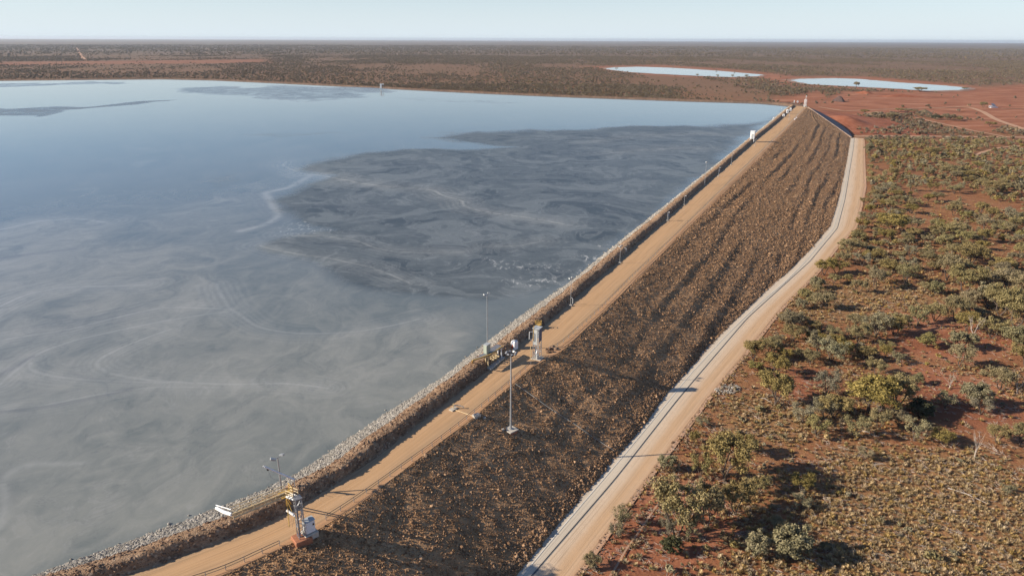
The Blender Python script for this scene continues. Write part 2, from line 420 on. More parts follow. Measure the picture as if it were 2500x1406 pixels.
groove = resample(extend(G2(GROOVE)), step=1.5, smooth=10); groove = resample(groove, step=1.0)
whitel = resample(extend(G2(WHITEL)), step=1.5, smooth=8); roadr = resample(extend(G2(ROADR)), step=1.5, smooth=8)
def normals(P):
    t = np.gradient(P, axis=0); t /= np.hypot(*t.T)[:, None]; return t, np.stack([-t[:, 1], t[:, 0]], 1)   # tangent, left normal
def matchto(S, P, reach=60):
    """for each sample of S the point of P straight across from it"""
    t, _ = normals(S); P = resample(P, step=.5); out = []
    for s, tt in zip(S, t):
        d = P - s; k = np.abs(d @ tt) + np.where(np.hypot(*d.T) > reach, 1e4, 0); out.append(P[np.argmin(k)])
    out = np.array(out)
    for _ in range(4): out[1:-1] = out[1:-1] * .5 + (out[:-2] + out[2:]) * .25
    return out

# ---- downstream slope: loft from crest edge to toe, with benches and rough rock
step_ = np.r_[0, np.cumsum(np.hypot(*np.diff(edge, axis=0).T))]
tt = [0]
while tt[-1] < step_[-1]:
    y = np.interp(tt[-1], step_, edge[:, 1]); tt.append(tt[-1] + np.clip(abs(y - 20) / 260, .38, 2.2))
tt = np.array(tt[:-1] + [step_[-1]])
E_ = np.stack([np.interp(tt, step_, edge[:, k]) for k in (0, 1)], 1)
tE, nE = normals(E_)
T_ = matchto(E_, toe, 90)
# beyond the toe's end the foot stays at the corner, so the face closes on the hip line
far = np.cumsum(np.r_[0, np.hypot(*np.diff(T_, axis=0).T)])
nv = 100
v = np.linspace(0, 1, nv)
X = E_[:, None, 0] + (T_[:, None, 0] - E_[:, None, 0]) * v; Y = E_[:, None, 1] + (T_[:, None, 1] - E_[:, None, 1]) * v
wid = np.hypot(*(T_ - E_).T)[:, None]
zt = gz(T_[:, 1])[:, None]
prof = v - .02 * np.sin(v * math.pi)
S_ = tt[:, None] * np.ones_like(v); A_ = v * wid
Zs = zt * prof
farw = sstep(90, 260, Y)
ph = A_ / 6.6 + 1.3 * (fbm(S_ / 150, A_ / 30, 2, 5) - .5) + .22 * (fbm(S_ / 11, A_ / 6, 2, 9) - .5)
saw = (ph % 1.0); ridge = np.where(saw < .72, saw / .72, (1 - saw) / .28)
env = np.clip(v / .04, 0, 1) * np.clip((1 - v) / .03, 0, 1)
amp = (.15 + .33 * farw) * np.clip(4.0 * (fbm(S_ / 60, A_ / 6, 3, 21) - .40), 0, 1.2)
rough = (fbm(X / 1.9, Y / 1.9, 4, 31) - .5) * (.30 + .16 * farw) + (fbm(X / 6, Y / 6, 3, 41) - .5) * .85 * (1 - .75 * farw)
Zs = Zs + env * ((ridge - .5) * amp + rough * (1 - .15 * farw))
Zs[:, -1] -= .3; Zs[:, 0] = -.05
slopeV = np.stack([X, Y, Zs], -1)
def soilmat(name, cols, big=.06, mid=.7, fine=4.5, bmp=(.65, .25), rough=.95, speck=None):
    m, nt, b = newmat(name); n = N(nt); p = n.pos()
    f = n.math('ADD', n.math('MULTIPLY', n.noise(p, mid, 6, .65), .65), n.math('MULTIPLY', n.noise(p, big, 4), .35))
    c = n.ramp(f, [(.30, cols[0]), (.48, cols[1]), (.66, cols[2])])
    if speck:
        vo = n.voro(p, speck[0]); rc = n.voro(p, speck[0], out='Color')
        sp = n.node('ShaderNodeSeparateColor'); n.link(rc, sp.inputs[0])
        mk = n.math('MULTIPLY', n.mrange(vo, .28, .42, 1, 0), n.mrange(sp.outputs[0], 1 - speck[2], 1 - speck[2] + .05))
        c = n.mix(mk, c, speck[1])
    n.link(c, b.inputs['Base Color']); b.inputs['Roughness'].default_value = rough; b.inputs['Specular IOR Level'].default_value = .15
    hgt = n.math('ADD', n.noise(p, fine, 5, .6), n.math('MULTIPLY', n.voro(p, fine * .8), -.6))
    n.link(n.bump(hgt, bmp[0], bmp[1]), b.inputs['Normal'])
    return m
SLOPEM = soilmat('rocky_slope_soil', [(.19, .105, .054), (.38, .22, .112), (.55, .335, .18)], speck=(1.6, (.34, .215, .13), .3))
link('dam_slope', np_mesh('dam_slope', slopeV.reshape(-1, 3), gridfaces(len(tt), nv)[:, ::-1], SLOPEM, True), kind='structure')

# ---- crest road
def loft_strip(name, Ls, Rs, zL, zR, mat, nl=9, kind='structure', wob=0, smooth=True):
    n = len(Ls); u = np.linspace(0, 1, nl)
    XY = Ls[:, None] + (Rs - Ls)[:, None] * u[None, :, None]
    zL = np.broadcast_to(zL, n); zR = np.broadcast_to(zR, n)
    Z = zL[:, None] + (zR - zL)[:, None] * u
    al = np.r_[0, np.cumsum(np.hypot(*np.diff(Ls, axis=0).T))]
    V = np.concatenate([XY, Z[..., None]], -1)
    if wob: V[..., 2] += wob * (fbm(V[..., 0] / 2.5, V[..., 1] / 2.5, 3, 77) - .5)
    return link(name, np_mesh(name, V.reshape(-1, 3), gridfaces(n, nl)[:, ::-1], mat, smooth, {'lat': np.tile(u, n), 'along': np.repeat(al, nl)}), kind=kind)
def lanemat(name, stops, streak=(.30, .18, .1), amt=.5, bump=.3, lw=26, grey=None):
    m, nt, b = newmat(name); n = N(nt); p = n.pos()
    lat = n.attr('lat'); al = n.attr('along')
    cx = n.node('ShaderNodeCombineXYZ'); n.link(n.math('MULTIPLY', lat, lw), cx.inputs[0]); n.link(n.math('MULTIPLY', al, .035), cx.inputs[1])
    s = n.noise(cx.outputs[0], 1.0, 5, .6, .3)
    wv = n.math('ADD', lat, n.math('MULTIPLY', n.math('SUBTRACT', n.noise(p, .12, 4), .5), .16))
    c = n.ramp(wv, stops)
    c = n.mix(n.mrange(s, .40, .68, 0, amt), c, streak)
    c = n.mix(n.mrange(s, .48, .36, 0, .6), c, tuple(q * .60 for q in streak))
    c = n.mix(n.mrange(n.noise(p, .9, 6, .7), .3, .75, 0, .35), c, tuple(q * .72 for q in streak))
    c = n.mix(n.mrange(n.noise(p, 7, 3, .7), .55, .8, 0, .3), c, tuple(min(1, q * 1.35) for q in streak))
    n.link(c, b.inputs['Base Color']); b.inputs['Roughness'].default_value = .93; b.inputs['Specular IOR Level'].default_value = .15
    n.link(n.bump(n.math('ADD', n.noise(p, 5, 5, .65), n.math('MULTIPLY', s, .5)), bump, .12), b.inputs['Normal'])
    return m
CREST = lanemat('crest_road_dirt', [(0, (.30, .205, .12)), (.14, (.37, .25, .15)), (.30, (.46, .275, .14)), (.50, (.47, .28, .14)), (.68, (.42, .26, .14)), (.80, (.33, .225, .13)), (.90, (.41, .21, .105)), (1, (.30, .155, .08))], (.58, .37, .21), .65)
ed2 = matchto(rleft, edge, 30)
loft_strip('crest_road', rleft + normals(rleft)[1] * .5, ed2, 0.0, 0.0, CREST, 12, wob=.06)

# ---- berm and riprap on the water side
tR, nR = normals(rleft)
wl = matchto(rleft, wline, 40)
Wd = np.maximum(np.sum((wl - rleft) * nR, 1), 6.0)
bd = np.array([-.5, -.15, .1, .35, .6, .85, 1.1, 1.4, 1.9, 2.6, 3.4, 4.2, 5.0])
bz = np.array([.03, .05, .16, .50, .95, 1.3, 1.50, 1.60, 1.62, 1.52, 1.25, .80, .22])
al = np.r_[0, np.cumsum(np.hypot(*np.diff(rleft, axis=0).T))]
def bankgrid(d, z, seed, amp, rf):
    XY = rleft[:, None] + nR[:, None] * d[..., None]
    Z = np.broadcast_to(z, d.shape) + 0
    Z = Z + amp * (fbm(XY[..., 0] / rf, XY[..., 1] / rf, 4, seed) - .5)
    return np.concatenate([XY, Z[..., None]], -1)
wobd = (fbm(al / 6, al * 0, 3, 3) - .5)[:, None] * .9 * np.clip(bd / .8, -.3, 1)
bermV = bankgrid(bd[None] + wobd, bz[None], 55, .38, .9)
bermV[:, 0, 2] = -.06
BERMM = soilmat('berm_soil', [(.12, .07, .042), (.26, .162, .098), (.42, .285, .18)], speck=(1.9, (.42, .30, .20), .35))
link('earth_berm', np_mesh('earth_berm', bermV.reshape(-1, 3), gridfaces(len(rleft), len(bd)), BERMM, True), kind='structure')
nr = 26; q = np.linspace(0, 1, nr)
rd = 4.7 + (Wd[:, None] + 4 - 4.7) * q; slope = (WZ - .36) / (Wd[:, None] - 4.7)
ripV = bankgrid(rd, .36 + slope * (rd - 4.7), 66, .5, 1.1)
RIPM = soilmat('riprap_base', [(.13, .115, .10), (.26, .24, .21), (.42, .39, .35)], mid=1.6, speck=(1.4, (.48, .45, .40), .5))
link('riprap_slope', np_mesh('riprap_slope', ripV.reshape(-1, 3), gridfaces(len(rleft), nr), RIPM, True), kind='structure')

# ---- drain apron, channel, toe road
tG, nG = normals(groove)
toeG = matchto(groove, toe, 25) + nG * 1.2; whG = matchto(groove, whitel, 25); rrG = matchto(groove, roadr, 40); rrW = rrG - nG * 1.1
zg = gz(groove[:, 1])
APRON = lanemat('apron_concrete', [(0, (.54, .41, .30)), (.5, (.60, .475, .35)), (1, (.62, .52, .40))], (.66, .55, .42), .5, .12, 8)
LSLAB = lanemat('drain_slab_concrete', [(0, (.62, .53, .41)), (1, (.60, .50, .38))], (.66, .56, .44), .4, .1, 6)
TOER = lanemat('toe_road_dirt', [(0, (.62, .51, .39)), (.26, (.60, .46, .33)), (.42, (.52, .34, .20)), (.56, (.52, .33, .185)), (.70, (.55, .37, .23)), (.82, (.47, .29, .17)), (.87, (.27, .15, .085)), (.90, (.50, .31, .21)), (1, (.42, .21, .125))], (.60, .41, .26), .5)
CHAN = plain('channel_floor', (.16, .16, .155), .8)
loft_strip('toe_apron', toeG, whG + nG * .06, gz(toeG[:, 1]) + .16, gz(whG[:, 1]) + .10, APRON, 4)
loft_strip('apron_kerb', whG + nG * .10, whG - nG * .10, gz(whG[:, 1]) + .17, gz(whG[:, 1]) + .17, plain('kerb_concrete', (.62, .57, .49), .8), 2)
loft_strip('drain_slab', whG - nG * .08, groove + nG * .17, gz(whG[:, 1]) + .13, zg + .06, LSLAB, 4)
loft_strip('drain_channel', groove + nG * .22, groove - nG * .22, zg - .02, zg - .02, CHAN, 2)
loft_strip('toe_road', groove - nG * .17, rrW, zg + .06, gz(rrW[:, 1]) + .07, TOER, 12, wob=.04)

# ---- far embankment along the other shores
FARC = [(-900, 200), (-300, 197), (0, 194), (250, 191.5), (400, 190.5), (520, 193), (700, 201), (930, 212), (1200, 225), (1400, 233), (1700, 243), (1850, 247), (1930, 251.5), (1957, 256), (1968, 260)]
FZ = np.interp(np.arange(len(FARC)), [0, 11, 13, 14], [-2.2, -2.0, -.8, 0]); farc3 = resample(np.array([at(x, y, z) for (x, y), z in zip(FARC, FZ)]), step=8, smooth=3); farc = farc3[:, :2]; tF, nF = normals(farc)
fd = np.array([42, 1.9, 1.7, -1.7, -2.0, -6, -11.]); fz = np.array([-18.5, -.1, 0, 0, .25, -2.0, -4.2])
FV = np.concatenate([farc[:, None] + nF[:, None] * fd[None, :, None], (np.broadcast_to(fz, (len(farc), 7)) + farc3[:, 2:3] * np.array([.3, 1, 1, 1, 1, .8, .6]))[..., None]], -1)
FARM = soilmat('far_bank_soil', [(.10, .062, .042), (.17, .105, .070), (.27, .17, .11)], mid=.25, fine=1.2)
link('far_embankment', np_mesh('far_embankment', FV.reshape(-1, 3), gridfaces(len(farc), 7), FARM, True), kind='structure')

# ---- ground: one sheet to the horizon
R0, R1 = 22.0, 45000.0
rr = np.exp(np.linspace(math.log(R0), math.log(R1), 430))
ang = np.radians(np.r_[np.arange(-180, -50, 5), np.arange(-50, 50, .3), np.arange(50, 181, 5)])
RRg, AAg = np.meshgrid(rr, ang, indexing='ij'); GX = RRg * np.sin(AAg); GY = RRg * np.cos(AAg)
def gpoly(px): return G2(px)
BARE = [gpoly([(1985, 264), (2010, 243), (2060, 224), (2170, 225), (2290, 228), (2400, 216), (2520, 206), (2900, 206), (2900, 345), (2520, 322), (2440, 300), (2380, 292), (2250, 280), (2130, 279), (2060, 287), (2020, 292)]),
        gpoly([(2270, 290), (2400, 296), (2460, 310), (2420, 322), (2330, 312)]),
        gpoly([(2070, 288), (2190, 292), (2150, 312), (2090, 306)]),
        gpoly([(2160, 760), (2330, 780), (2480, 800), (2500, 850), (2330, 880), (2180, 850)]), gpoly([(2220, 890), (2420, 930), (2500, 1000), (2480, 1060), (2250, 1010)]),
        gpoly([(1440, 1330), (1560, 1200), (1760, 1160), (1800, 1300), (1700, 1406), (1420, 1406)]),
        gpoly([(1890, 905), (2010, 900), (2050, 950), (1930, 985)]),
        gpoly([(0, 152), (250, 150), (650, 146), (650, 154), (260, 157), (0, 160)]), gpoly([(1440, 163), (1600, 159), (1760, 168), (1890, 181), (1930, 188), (2110, 188), (2300, 203), (2420, 217), (2350, 226), (2230, 227), (2060, 215), (1930, 206), (1860, 191), (1760, 192), (1580, 183), (1480, 173)]), gpoly([(1880, 246), (2000, 222), (2030, 240), (1980, 262)])]
PALE = [gpoly([(1930, 700), (2220, 690), (2290, 740), (2150, 790), (1960, 770)]), gpoly([(1760, 985), (1990, 960), (2060, 1010), (1900, 1080), (1780, 1050)]),
        gpoly([(2040, 1090), (2400, 1120), (2560, 1200), (2560, 1420), (2080, 1420), (2000, 1260)])]
def mask(X, Y, polys, soft):
    m = np.zeros(np.shape(X))
    for P in polys: m = np.maximum(m, sstep(soft, -soft * .6, sdist(X, Y, P) / np.hypot(X, Y)))
    return m
near = RRg < 6000
bare = np.zeros_like(GX); pale = np.zeros_like(GX)
bare[near] = mask(GX[near], GY[near], BARE, .035); pale[near] = mask(GX[near], GY[near], PALE, .03)
GZ = gz(GY) + np.where(RRg < 1500, .16 * (fbm(GX / 9, GY / 9, 3, 13) - 1), 0)
hipmask = 0
m, nt, b = newmat('red_bush_ground'); n = N(nt); p = n.pos()
flat = n.mapping(p, (1, 1, 0))
dist = n.node('ShaderNodeVectorMath', operation='LENGTH'); n.link(flat, dist.inputs[0]); rng_ = dist.outputs['Value']
warp = n.vadd(flat, n.vscale(n.noise(flat, .35, 3, col=True), 1.6))
f1 = n.noise(flat, .16, 6, .62); f2 = n.noise(flat, 1.4, 6, .7)
soil = n.ramp(n.math('ADD', n.math('MULTIPLY', f1, .5), n.math('MULTIPLY', f2, .5)), [(.34, (.145, .056, .028)), (.50, (.24, .098, .047)), (.66, (.36, .175, .090))])
litter = n.math('MULTIPLY', n.mrange(n.noise(flat, .045, 5, .6), .34, .54), n.mrange(n.noise(warp, 1.1, 5, .7), .40, .62))
soil2 = n.mix(n.math('MULTIPLY', litter, .55), soil, (.34, .205, .092))
soil2 = n.mix(n.math('MULTIPLY', n.math('MULTIPLY', n.attr('pale'), n.mrange(f2, .3, .6)), .75), soil2, (.31, .185, .088))
bareS = n.ramp(n.noise(n.mapping(p, (.018, .05, 0)), 1.0, 8, .68), [(.32, (.17, .066, .037)), (.5, (.31, .118, .063)), (.66, (.43, .21, .125))])
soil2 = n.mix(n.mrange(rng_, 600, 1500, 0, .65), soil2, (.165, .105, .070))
c = n.mix(n.math('MULTIPLY', n.attr('bare'), .9), soil2, bareS)
# scrub cover of the distant plain: crowns as dark dots, thick and thin belts, and pale grass flats
dots = n.mrange(n.voro(warp, .16), .30, .52, 1, 0)
belt = n.mrange(n.noise(n.mapping(p, (.0011, .0022, 0)), 1.0, 7, .62), .34, .56)
cover = n.math('MULTIPLY', n.math('MULTIPLY', dots, n.mrange(belt, 0, 1, .35, 1)), n.mrange(rng_, 700, 2200))
cover = n.math('MULTIPLY', cover, n.math('SUBTRACT', 1, n.math('MULTIPLY', n.attr('bare'), .95)))
scrubc = n.ramp(n.noise(flat, .012, 6, .7), [(.3, (.075, .065, .042)), (.5, (.115, .092, .055)), (.7, (.17, .125, .072))])
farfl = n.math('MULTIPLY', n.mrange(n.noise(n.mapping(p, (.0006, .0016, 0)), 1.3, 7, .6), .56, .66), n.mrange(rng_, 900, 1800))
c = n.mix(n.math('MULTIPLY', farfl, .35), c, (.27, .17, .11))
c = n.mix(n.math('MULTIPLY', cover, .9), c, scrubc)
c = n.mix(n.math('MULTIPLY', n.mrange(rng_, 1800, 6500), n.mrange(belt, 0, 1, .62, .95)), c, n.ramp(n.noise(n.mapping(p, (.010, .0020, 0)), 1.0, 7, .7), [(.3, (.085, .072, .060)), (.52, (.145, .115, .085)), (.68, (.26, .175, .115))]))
n.link(c, b.inputs['Base Color']); b.inputs['Roughness'].default_value = .95; b.inputs['Specular IOR Level'].default_value = .1
n.link(n.bump(n.math('ADD', n.noise(flat, 2.2, 6, .7), n.math('MULTIPLY', n.voro(flat, 1.3), -.4)), .8, .22), b.inputs['Normal'])
GROUND = m
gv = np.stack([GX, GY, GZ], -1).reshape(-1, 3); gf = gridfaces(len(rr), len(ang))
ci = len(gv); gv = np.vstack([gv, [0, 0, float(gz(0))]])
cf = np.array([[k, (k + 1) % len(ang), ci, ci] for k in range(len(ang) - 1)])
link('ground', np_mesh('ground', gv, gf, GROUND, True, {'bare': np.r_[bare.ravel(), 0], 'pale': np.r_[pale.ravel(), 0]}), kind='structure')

# ---- red earth ramp against the end of the dam
hipA = np.array([*E_[-1], 0]); hipB = np.array([*T_[-1], float(gz(T_[-1, 1]))])
hd = (hipB - hipA)[:2]; hl = np.hypot(*hd); hn = np.array([-hd[1], hd[0]]) / hl
if hn[0] < 0: hn = -hn
tq = np.linspace(-.25, 1.15, 70); wq = np.r_[-6, np.linspace(-2, 130, 60)]
TT, WW = np.meshgrid(tq, wq, indexing='ij')
MX = hipA[0] + hd[0] * TT + hn[0] * WW; MY = hipA[1] + hd[1] * TT + hn[1] * WW
hz_ = hipB[2] * np.clip(TT, 0, 1.2)
gzm = gz(MY)
fall = np.clip(1 - np.maximum(WW, 0) / (118 * (1 - .25 * np.clip(TT, 0, 1))), 0, 1)
MZ = gzm + (hz_ - 3.4 - gzm) * fall ** 1.15 + 5.5 * np.exp(-((TT - .30) / .16) ** 2 - ((WW - 30) / 16) ** 2) + 1.0 * (fbm(MX / 14, MY / 14, 4, 8) - .5) * (fall > 0)
MZ = np.where(fall <= .01, gzm - .5, np.maximum(MZ, gzm - .5)); MZ[:, 0] -= 10
REDM = soilmat('red_fill_earth', [(.17, .055, .028), (.27, .092, .047), (.37, .15, .085)], big=.03, mid=.15, fine=.8)
link('red_earth_ramp', np_mesh('red_earth_ramp', np.stack([MX, MY, MZ], -1).reshape(-1, 3), gridfaces(*TT.shape)[:, ::-1], REDM, True), kind='structure')
# near-black strip beside the hip, tapered at both ends
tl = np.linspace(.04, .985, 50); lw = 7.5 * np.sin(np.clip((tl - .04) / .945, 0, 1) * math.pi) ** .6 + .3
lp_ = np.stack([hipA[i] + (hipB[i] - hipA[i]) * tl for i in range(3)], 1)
loft_strip('dark_strip', lp_[:, :2] + hn * .9, lp_[:, :2] + hn * (.9 + lw)[:, None], lp_[:, 2] + .40, lp_[:, 2] + .05, plain('near_black', (.018, .018, .028), .55, 0, .3, .2), 4)
# pale capping along the hip
hp = np.stack([np.linspace(hipA[i], hipB[i], 60) for i in range(3)], 1); o2 = np.array([hn[0], hn[1]])
loft_strip('hip_track', hp[:, :2] - o2 * 2.0, hp[:, :2] + o2 * .9, hp[:, 2] + .25, hp[:, 2] + .45, plain('pale_capping', (.48, .33, .23), .9), 3)

# ---- lake
farin = np.concatenate([farc + nF * -4.5])
lakeP = np.vstack([wl - normals(wl)[1] * 2.6, farin[::-1]])
lk = [lakeP[0]]
la = np.radians(np.arange(-62, 31, .13)); lr = np.exp(np.linspace(math.log(60), math.log(1750), 1050))
LR, LA = np.meshgrid(lr, la, indexing='ij'); LX = LR * np.sin(LA); LY = LR * np.cos(LA)
lakePoly = np.vstack([lakeP, [[-1700, farin[0][1] - 30], [-1700, -60], [wl[0][0] - 5, -60]]])
ins = inside(LX, LY, lakePoly)
def wp(px): return P2(px, WZ)
RN = np.hypot(LX, LY)
LW = np.stack([LX, LY], -1)
wx = LX + RN * .05 * (fbm(LX / 60, LY / 90, 4, 2) - .5) + 6 * (fbm(LX / 14, LY / 20, 3, 4) - .5); wy = LY + RN * .12 * (fbm(LX / 60, LY / 90, 4, 12) - .5)
def reg(px, s, x=wx, y=wy): return sstep(s, -s, sdist(x, y, wp(px)) / RN)
def lin(px, w, s=1.0):
    P = resample(wp(px), n=len(px) * 6, smooth=5); d = np.full(LX.shape, 9.)
    k_ = (LX > P[:, 0].min() - 30) & (LX < P[:, 0].max() + 30) & (LY > P[:, 1].min() - 45) & (LY < P[:, 1].max() + 45) & ins
    d[k_] = dist_poly((wx * .35 + LX * .65)[k_], (wy * .35 + LY * .65)[k_], P) / RN[k_]
    fl = .5 + .5 * fbm(LX / (RN * .10), LY / (RN * .22), 3, int(px[0][0]) % 50 + 300)
    g = np.exp(-(d / w) ** 2)
    for k, a_ in ((2.6, .75), (4.6, .6), (7.0, .5), (10., .35)): g = np.maximum(g, a_ * fl * np.exp(-((d - k * w) / (w * .75)) ** 2) * (w < .0045))
    return g * s
BEACH = [(1960, 262), (1885, 304), (1800, 307), (1700, 309), (1560, 309), (1400, 314), (1250, 321), (1120, 328), (1060, 334), (1270, 350), (1180, 356), (1000, 362), (900, 374), (800, 396), (755, 412), (830, 426), (720, 452), (690, 480), (688, 505), (735, 545), (790, 556), (690, 575), (640, 600), (760, 640), (860, 690), (1000, 720), (1180, 730), (1330, 705), (1440, 640), (1540, 560), (1730, 420), (1880, 300)]
beach = reg(BEACH, .03)
isl = np.maximum.reduce([reg([(-200, 268), (0, 266), (200, 257), (420, 247), (400, 252), (200, 263), (90, 286), (-200, 292)], .006), reg([(400, 216), (560, 210), (930, 216), (960, 222), (860, 232), (900, 240), (700, 246), (560, 236), (420, 226)], .02) * .75, reg([(-300, 207), (0, 206), (300, 199), (330, 203), (120, 211), (-300, 224)], .012) * .7, reg([(940, 240), (1090, 244), (1300, 252), (1250, 258), (1000, 250)], .012) * .35, reg([(600, 326), (700, 325), (850, 328), (690, 336)], .008) * .5, reg([(470, 450), (540, 430), (600, 440), (510, 470)], .02) * .5])
film = reg([(-400, 572), (0, 560), (90, 536), (180, 533), (250, 545), (330, 590), (410, 603), (520, 648), (532, 690), (520, 715), (560, 745), (640, 780), (760, 800), (950, 795), (1100, 770), (1120, 900), (700, 1180), (0, 1450), (-400, 1450)], .05)
up = reg([(480, 480), (600, 430), (660, 460), (680, 520), (600, 600), (760, 640), (1000, 720), (1100, 770), (760, 800), (560, 740), (530, 690), (420, 600), (300, 560)], .05) * .35
ins_ = ins; light = np.zeros_like(LX); dark = np.zeros_like(LX)
for px, w, s in [([(763, 424), (717, 452), (646, 464), (666, 485), (668, 502), (688, 526), (653, 549), (590, 566)], .010, .62), ([(763, 424), (813, 431), (884, 446), (955, 455), (1062, 463), (1080, 478), (1133, 488), (1122, 499), (1169, 513), (1275, 527), (1380, 545)], .0035, .8),
                 ([(690, 572), (778, 575), (867, 584), (909, 602), (955, 613), (1133, 615)], .004, .55), ([(640, 598), (707, 616), (799, 630), (920, 655), (1009, 694)], .004, .6), ([(-50, 575), (0, 562), (100, 538), (180, 533), (250, 541)], .006, .6),
                 ([(-40, 770), (60, 718), (150, 700), (300, 692), (360, 690)], .006, .6), ([(-40, 832), (80, 812), (180, 798), (290, 768), (400, 745), (560, 750)], .008, .45), ([(0, 935), (80, 872), (110, 850), (200, 820), (300, 800), (420, 776), (560, 756)], .007, .5),
                 ([(420, 800), (320, 835), (262, 862), (240, 880), (275, 905), (400, 925), (560, 930), (700, 927), (800, 945)], .006, .6), ([(80, 880), (75, 895), (140, 915), (250, 922), (420, 928)], .006, .5), ([(0, 1000), (130, 985), (240, 958), (380, 938), (560, 938)], .006, .45),
                 ([(530, 690), (560, 745), (640, 790), (760, 806), (900, 806), (1020, 780)], .007, .45), ([(0, 1290), (20, 1240), (10, 1170), (60, 1130), (200, 1130)], .01, .3), ([(1180, 600), (1280, 596), (1330, 586)], .003, .5), ([(700, 395), (690, 405), (730, 418), (760, 424)], .006, .6),
                 ([(560, 214), (620, 210), (760, 212), (930, 222), (1150, 236)], .004, .7), ([(640, 238), (800, 255), (900, 250)], .004, .4), ([(1450, 345), (1530, 335), (1640, 330), (1760, 328)], .004, .45), ([(1500, 372), (1600, 366), (1720, 364)], .005, .5)]:
    light = np.maximum(light, lin(px, max(w * (.62 if w > .0085 else .5), .0032), s * .85))
for px, w, s in [([(0, 915), (60, 880), (85, 865)], .006, .8), ([(0, 1002), (90, 996), (200, 975), (330, 942)], .006, .9), ([(0, 626), (60, 618), (180, 606)], .007, .7), ([(160, 783), (240, 775), (340, 755)], .004, .6), ([(655, 548), (700, 526), (672, 503), (668, 486), (640, 466)], .0035, .8), ([(700, 480), (690, 500), (700, 520), (760, 540)], .006, .5),
                 ([(0, 1150), (30, 1210), (0, 1260)], .01, .4), ([(180, 905), (260, 922), (330, 926)], .005, .5), ([(1150, 325), (1400, 316), (1560, 313), (1830, 310)], .004, .9), ([(860, 404), (1000, 402), (1170, 406)], .008, .5), ([(720, 505), (860, 500), (980, 510)], .02, .5)]:
    dark = np.maximum(dark, lin(px, w, s))
foam = np.maximum.reduce([reg([(1395, 618), (1440, 612), (1470, 625), (1440, 632)], .006), reg([(1340, 655), (1400, 650), (1440, 638), (1400, 660)], .004), reg([(1230, 680), (1300, 668), (1370, 672), (1350, 700), (1260, 702)], .012) * .75, reg([(1180, 620), (1300, 632), (1370, 640), (1340, 655), (1220, 650)], .012) * .6, reg([(1430, 592), (1490, 597), (1470, 601)], .004), reg([(690, 548), (760, 540), (810, 562), (700, 568)], .012) * .6])
used = np.zeros(LX.size, bool); lf = gridfaces(*LX.shape)
keep = ins.ravel()[lf].any(1); lf = lf[keep]; used[lf.ravel()] = True
idx = np.cumsum(used) - 1
sel = lambda a: a.ravel()[used]
LVt = np.stack([sel(LX), sel(LY), np.full(used.sum(), WZ)], 1)
m, nt, b = newmat('tailings_water'); n = N(nt); p = n.mapping(n.pos(), (1, 1, 0))
A = {k: n.attr(k) for k in ('beach', 'film', 'light', 'dark', 'foam')}
def swirl(scale, amp, seed, ratio=.8):
    q0 = n.mapping(p, (scale, scale * ratio, 1), (0, 0, .25), (seed, seed * 2, 0))
    w1 = n.vscale(n.vsub(n.noise(q0, 1.0, 3, .5, 0, True), (.5, .5, .5)), amp)
    q1 = n.vadd(q0, w1); w2 = n.vscale(n.vsub(n.noise(q1, 2.1, 3, .5, 0, True), (.5, .5, .5)), amp * .5)
    return n.vadd(q1, w2)
qa = swirl(.016, 3.2, 3.1); qb = swirl(.045, 2.4, 9.7); qc = swirl(.011, 2.2, 5.5, 1.0)
na = n.noise(qa, 1.6, 7, .62); nb_ = n.noise(qb, 1.5, 6, .6); nc = n.noise(n.mapping(qc, (.8, 1.7, 1), (0, 0, -.12)), 2.4, 8, .64)
qd = swirl(.07, 2.6, 14.2, .8); nd = n.noise(qd, 1.4, 7, .62)
line = lambda f, k, w: n.mrange(n.math('ABSOLUTE', n.math('SUBTRACT', n.math('FRACT', n.math('MULTIPLY', f, k)), .5)), 0, w, 1, 0)
thin = n.math('MULTIPLY', line(na, 9, .10), n.mrange(nb_, .42, .62))
bnd = n.math('ADD', n.math('MULTIPLY', n.math('SUBTRACT', na, .5), .9), n.math('MULTIPLY', n.math('SUBTRACT', nb_, .5), .55))
open_ = n.mix(n.mrange(bnd, -.22, .22), (.124, .145, .143), (.168, .184, .176))
filmc = n.mix(n.mrange(bnd, -.20, .20), (.155, .170, .160), (.262, .264, .236))
filmc = n.mix(n.math('MULTIPLY', thin, .5), filmc, (.29, .29, .275))
thin2 = n.math('MULTIPLY', line(nd, 8, .09), n.mrange(na, .40, .60)); thin3 = n.math('MULTIPLY', line(nd, 6, .07), n.mrange(na, .60, .42))
filmc = n.mix(n.math('MULTIPLY', thin2, .35), filmc, (.29, .29, .275)); filmc = n.mix(n.math('MULTIPLY', thin3, .4), filmc, (.095, .102, .108))
open_ = n.mix(n.math('MULTIPLY', thin2, .22), open_, (.25, .255, .25)); open_ = n.mix(n.math('MULTIPLY', thin3, .25), open_, (.08, .088, .095))
beachc = n.mix(n.mrange(n.math('ADD', n.math('MULTIPLY', nc, .75), n.math('MULTIPLY', nb_, .25)), .41, .59), (.056, .068, .074), (.142, .158, .160))
beachc = n.mix(n.math('MULTIPLY', line(nc, 8, .12), .38), beachc, (.27, .28, .28))
edgeb = n.mrange(n.math('ADD', A['beach'], n.math('MULTIPLY', n.math('SUBTRACT', nc, .5), 1.0)), .12, .80)
edgef = n.mrange(n.math('ADD', A['film'], n.math('MULTIPLY', n.math('SUBTRACT', na, .5), 1.3)), .05, .85)
c = n.mix(edgef, open_, filmc); c = n.mix(edgeb, c, beachc)
c = n.mix(n.math('MULTIPLY', n.math('MULTIPLY', A['dark'], n.mrange(nb_, .3, .55)), .55), c, (.085, .094, .105))
c = n.mix(n.math('MULTIPLY', n.math('MULTIPLY', A['light'], n.mrange(nd, .36, .54, .25, 1)), .85), c, (.43, .43, .405))
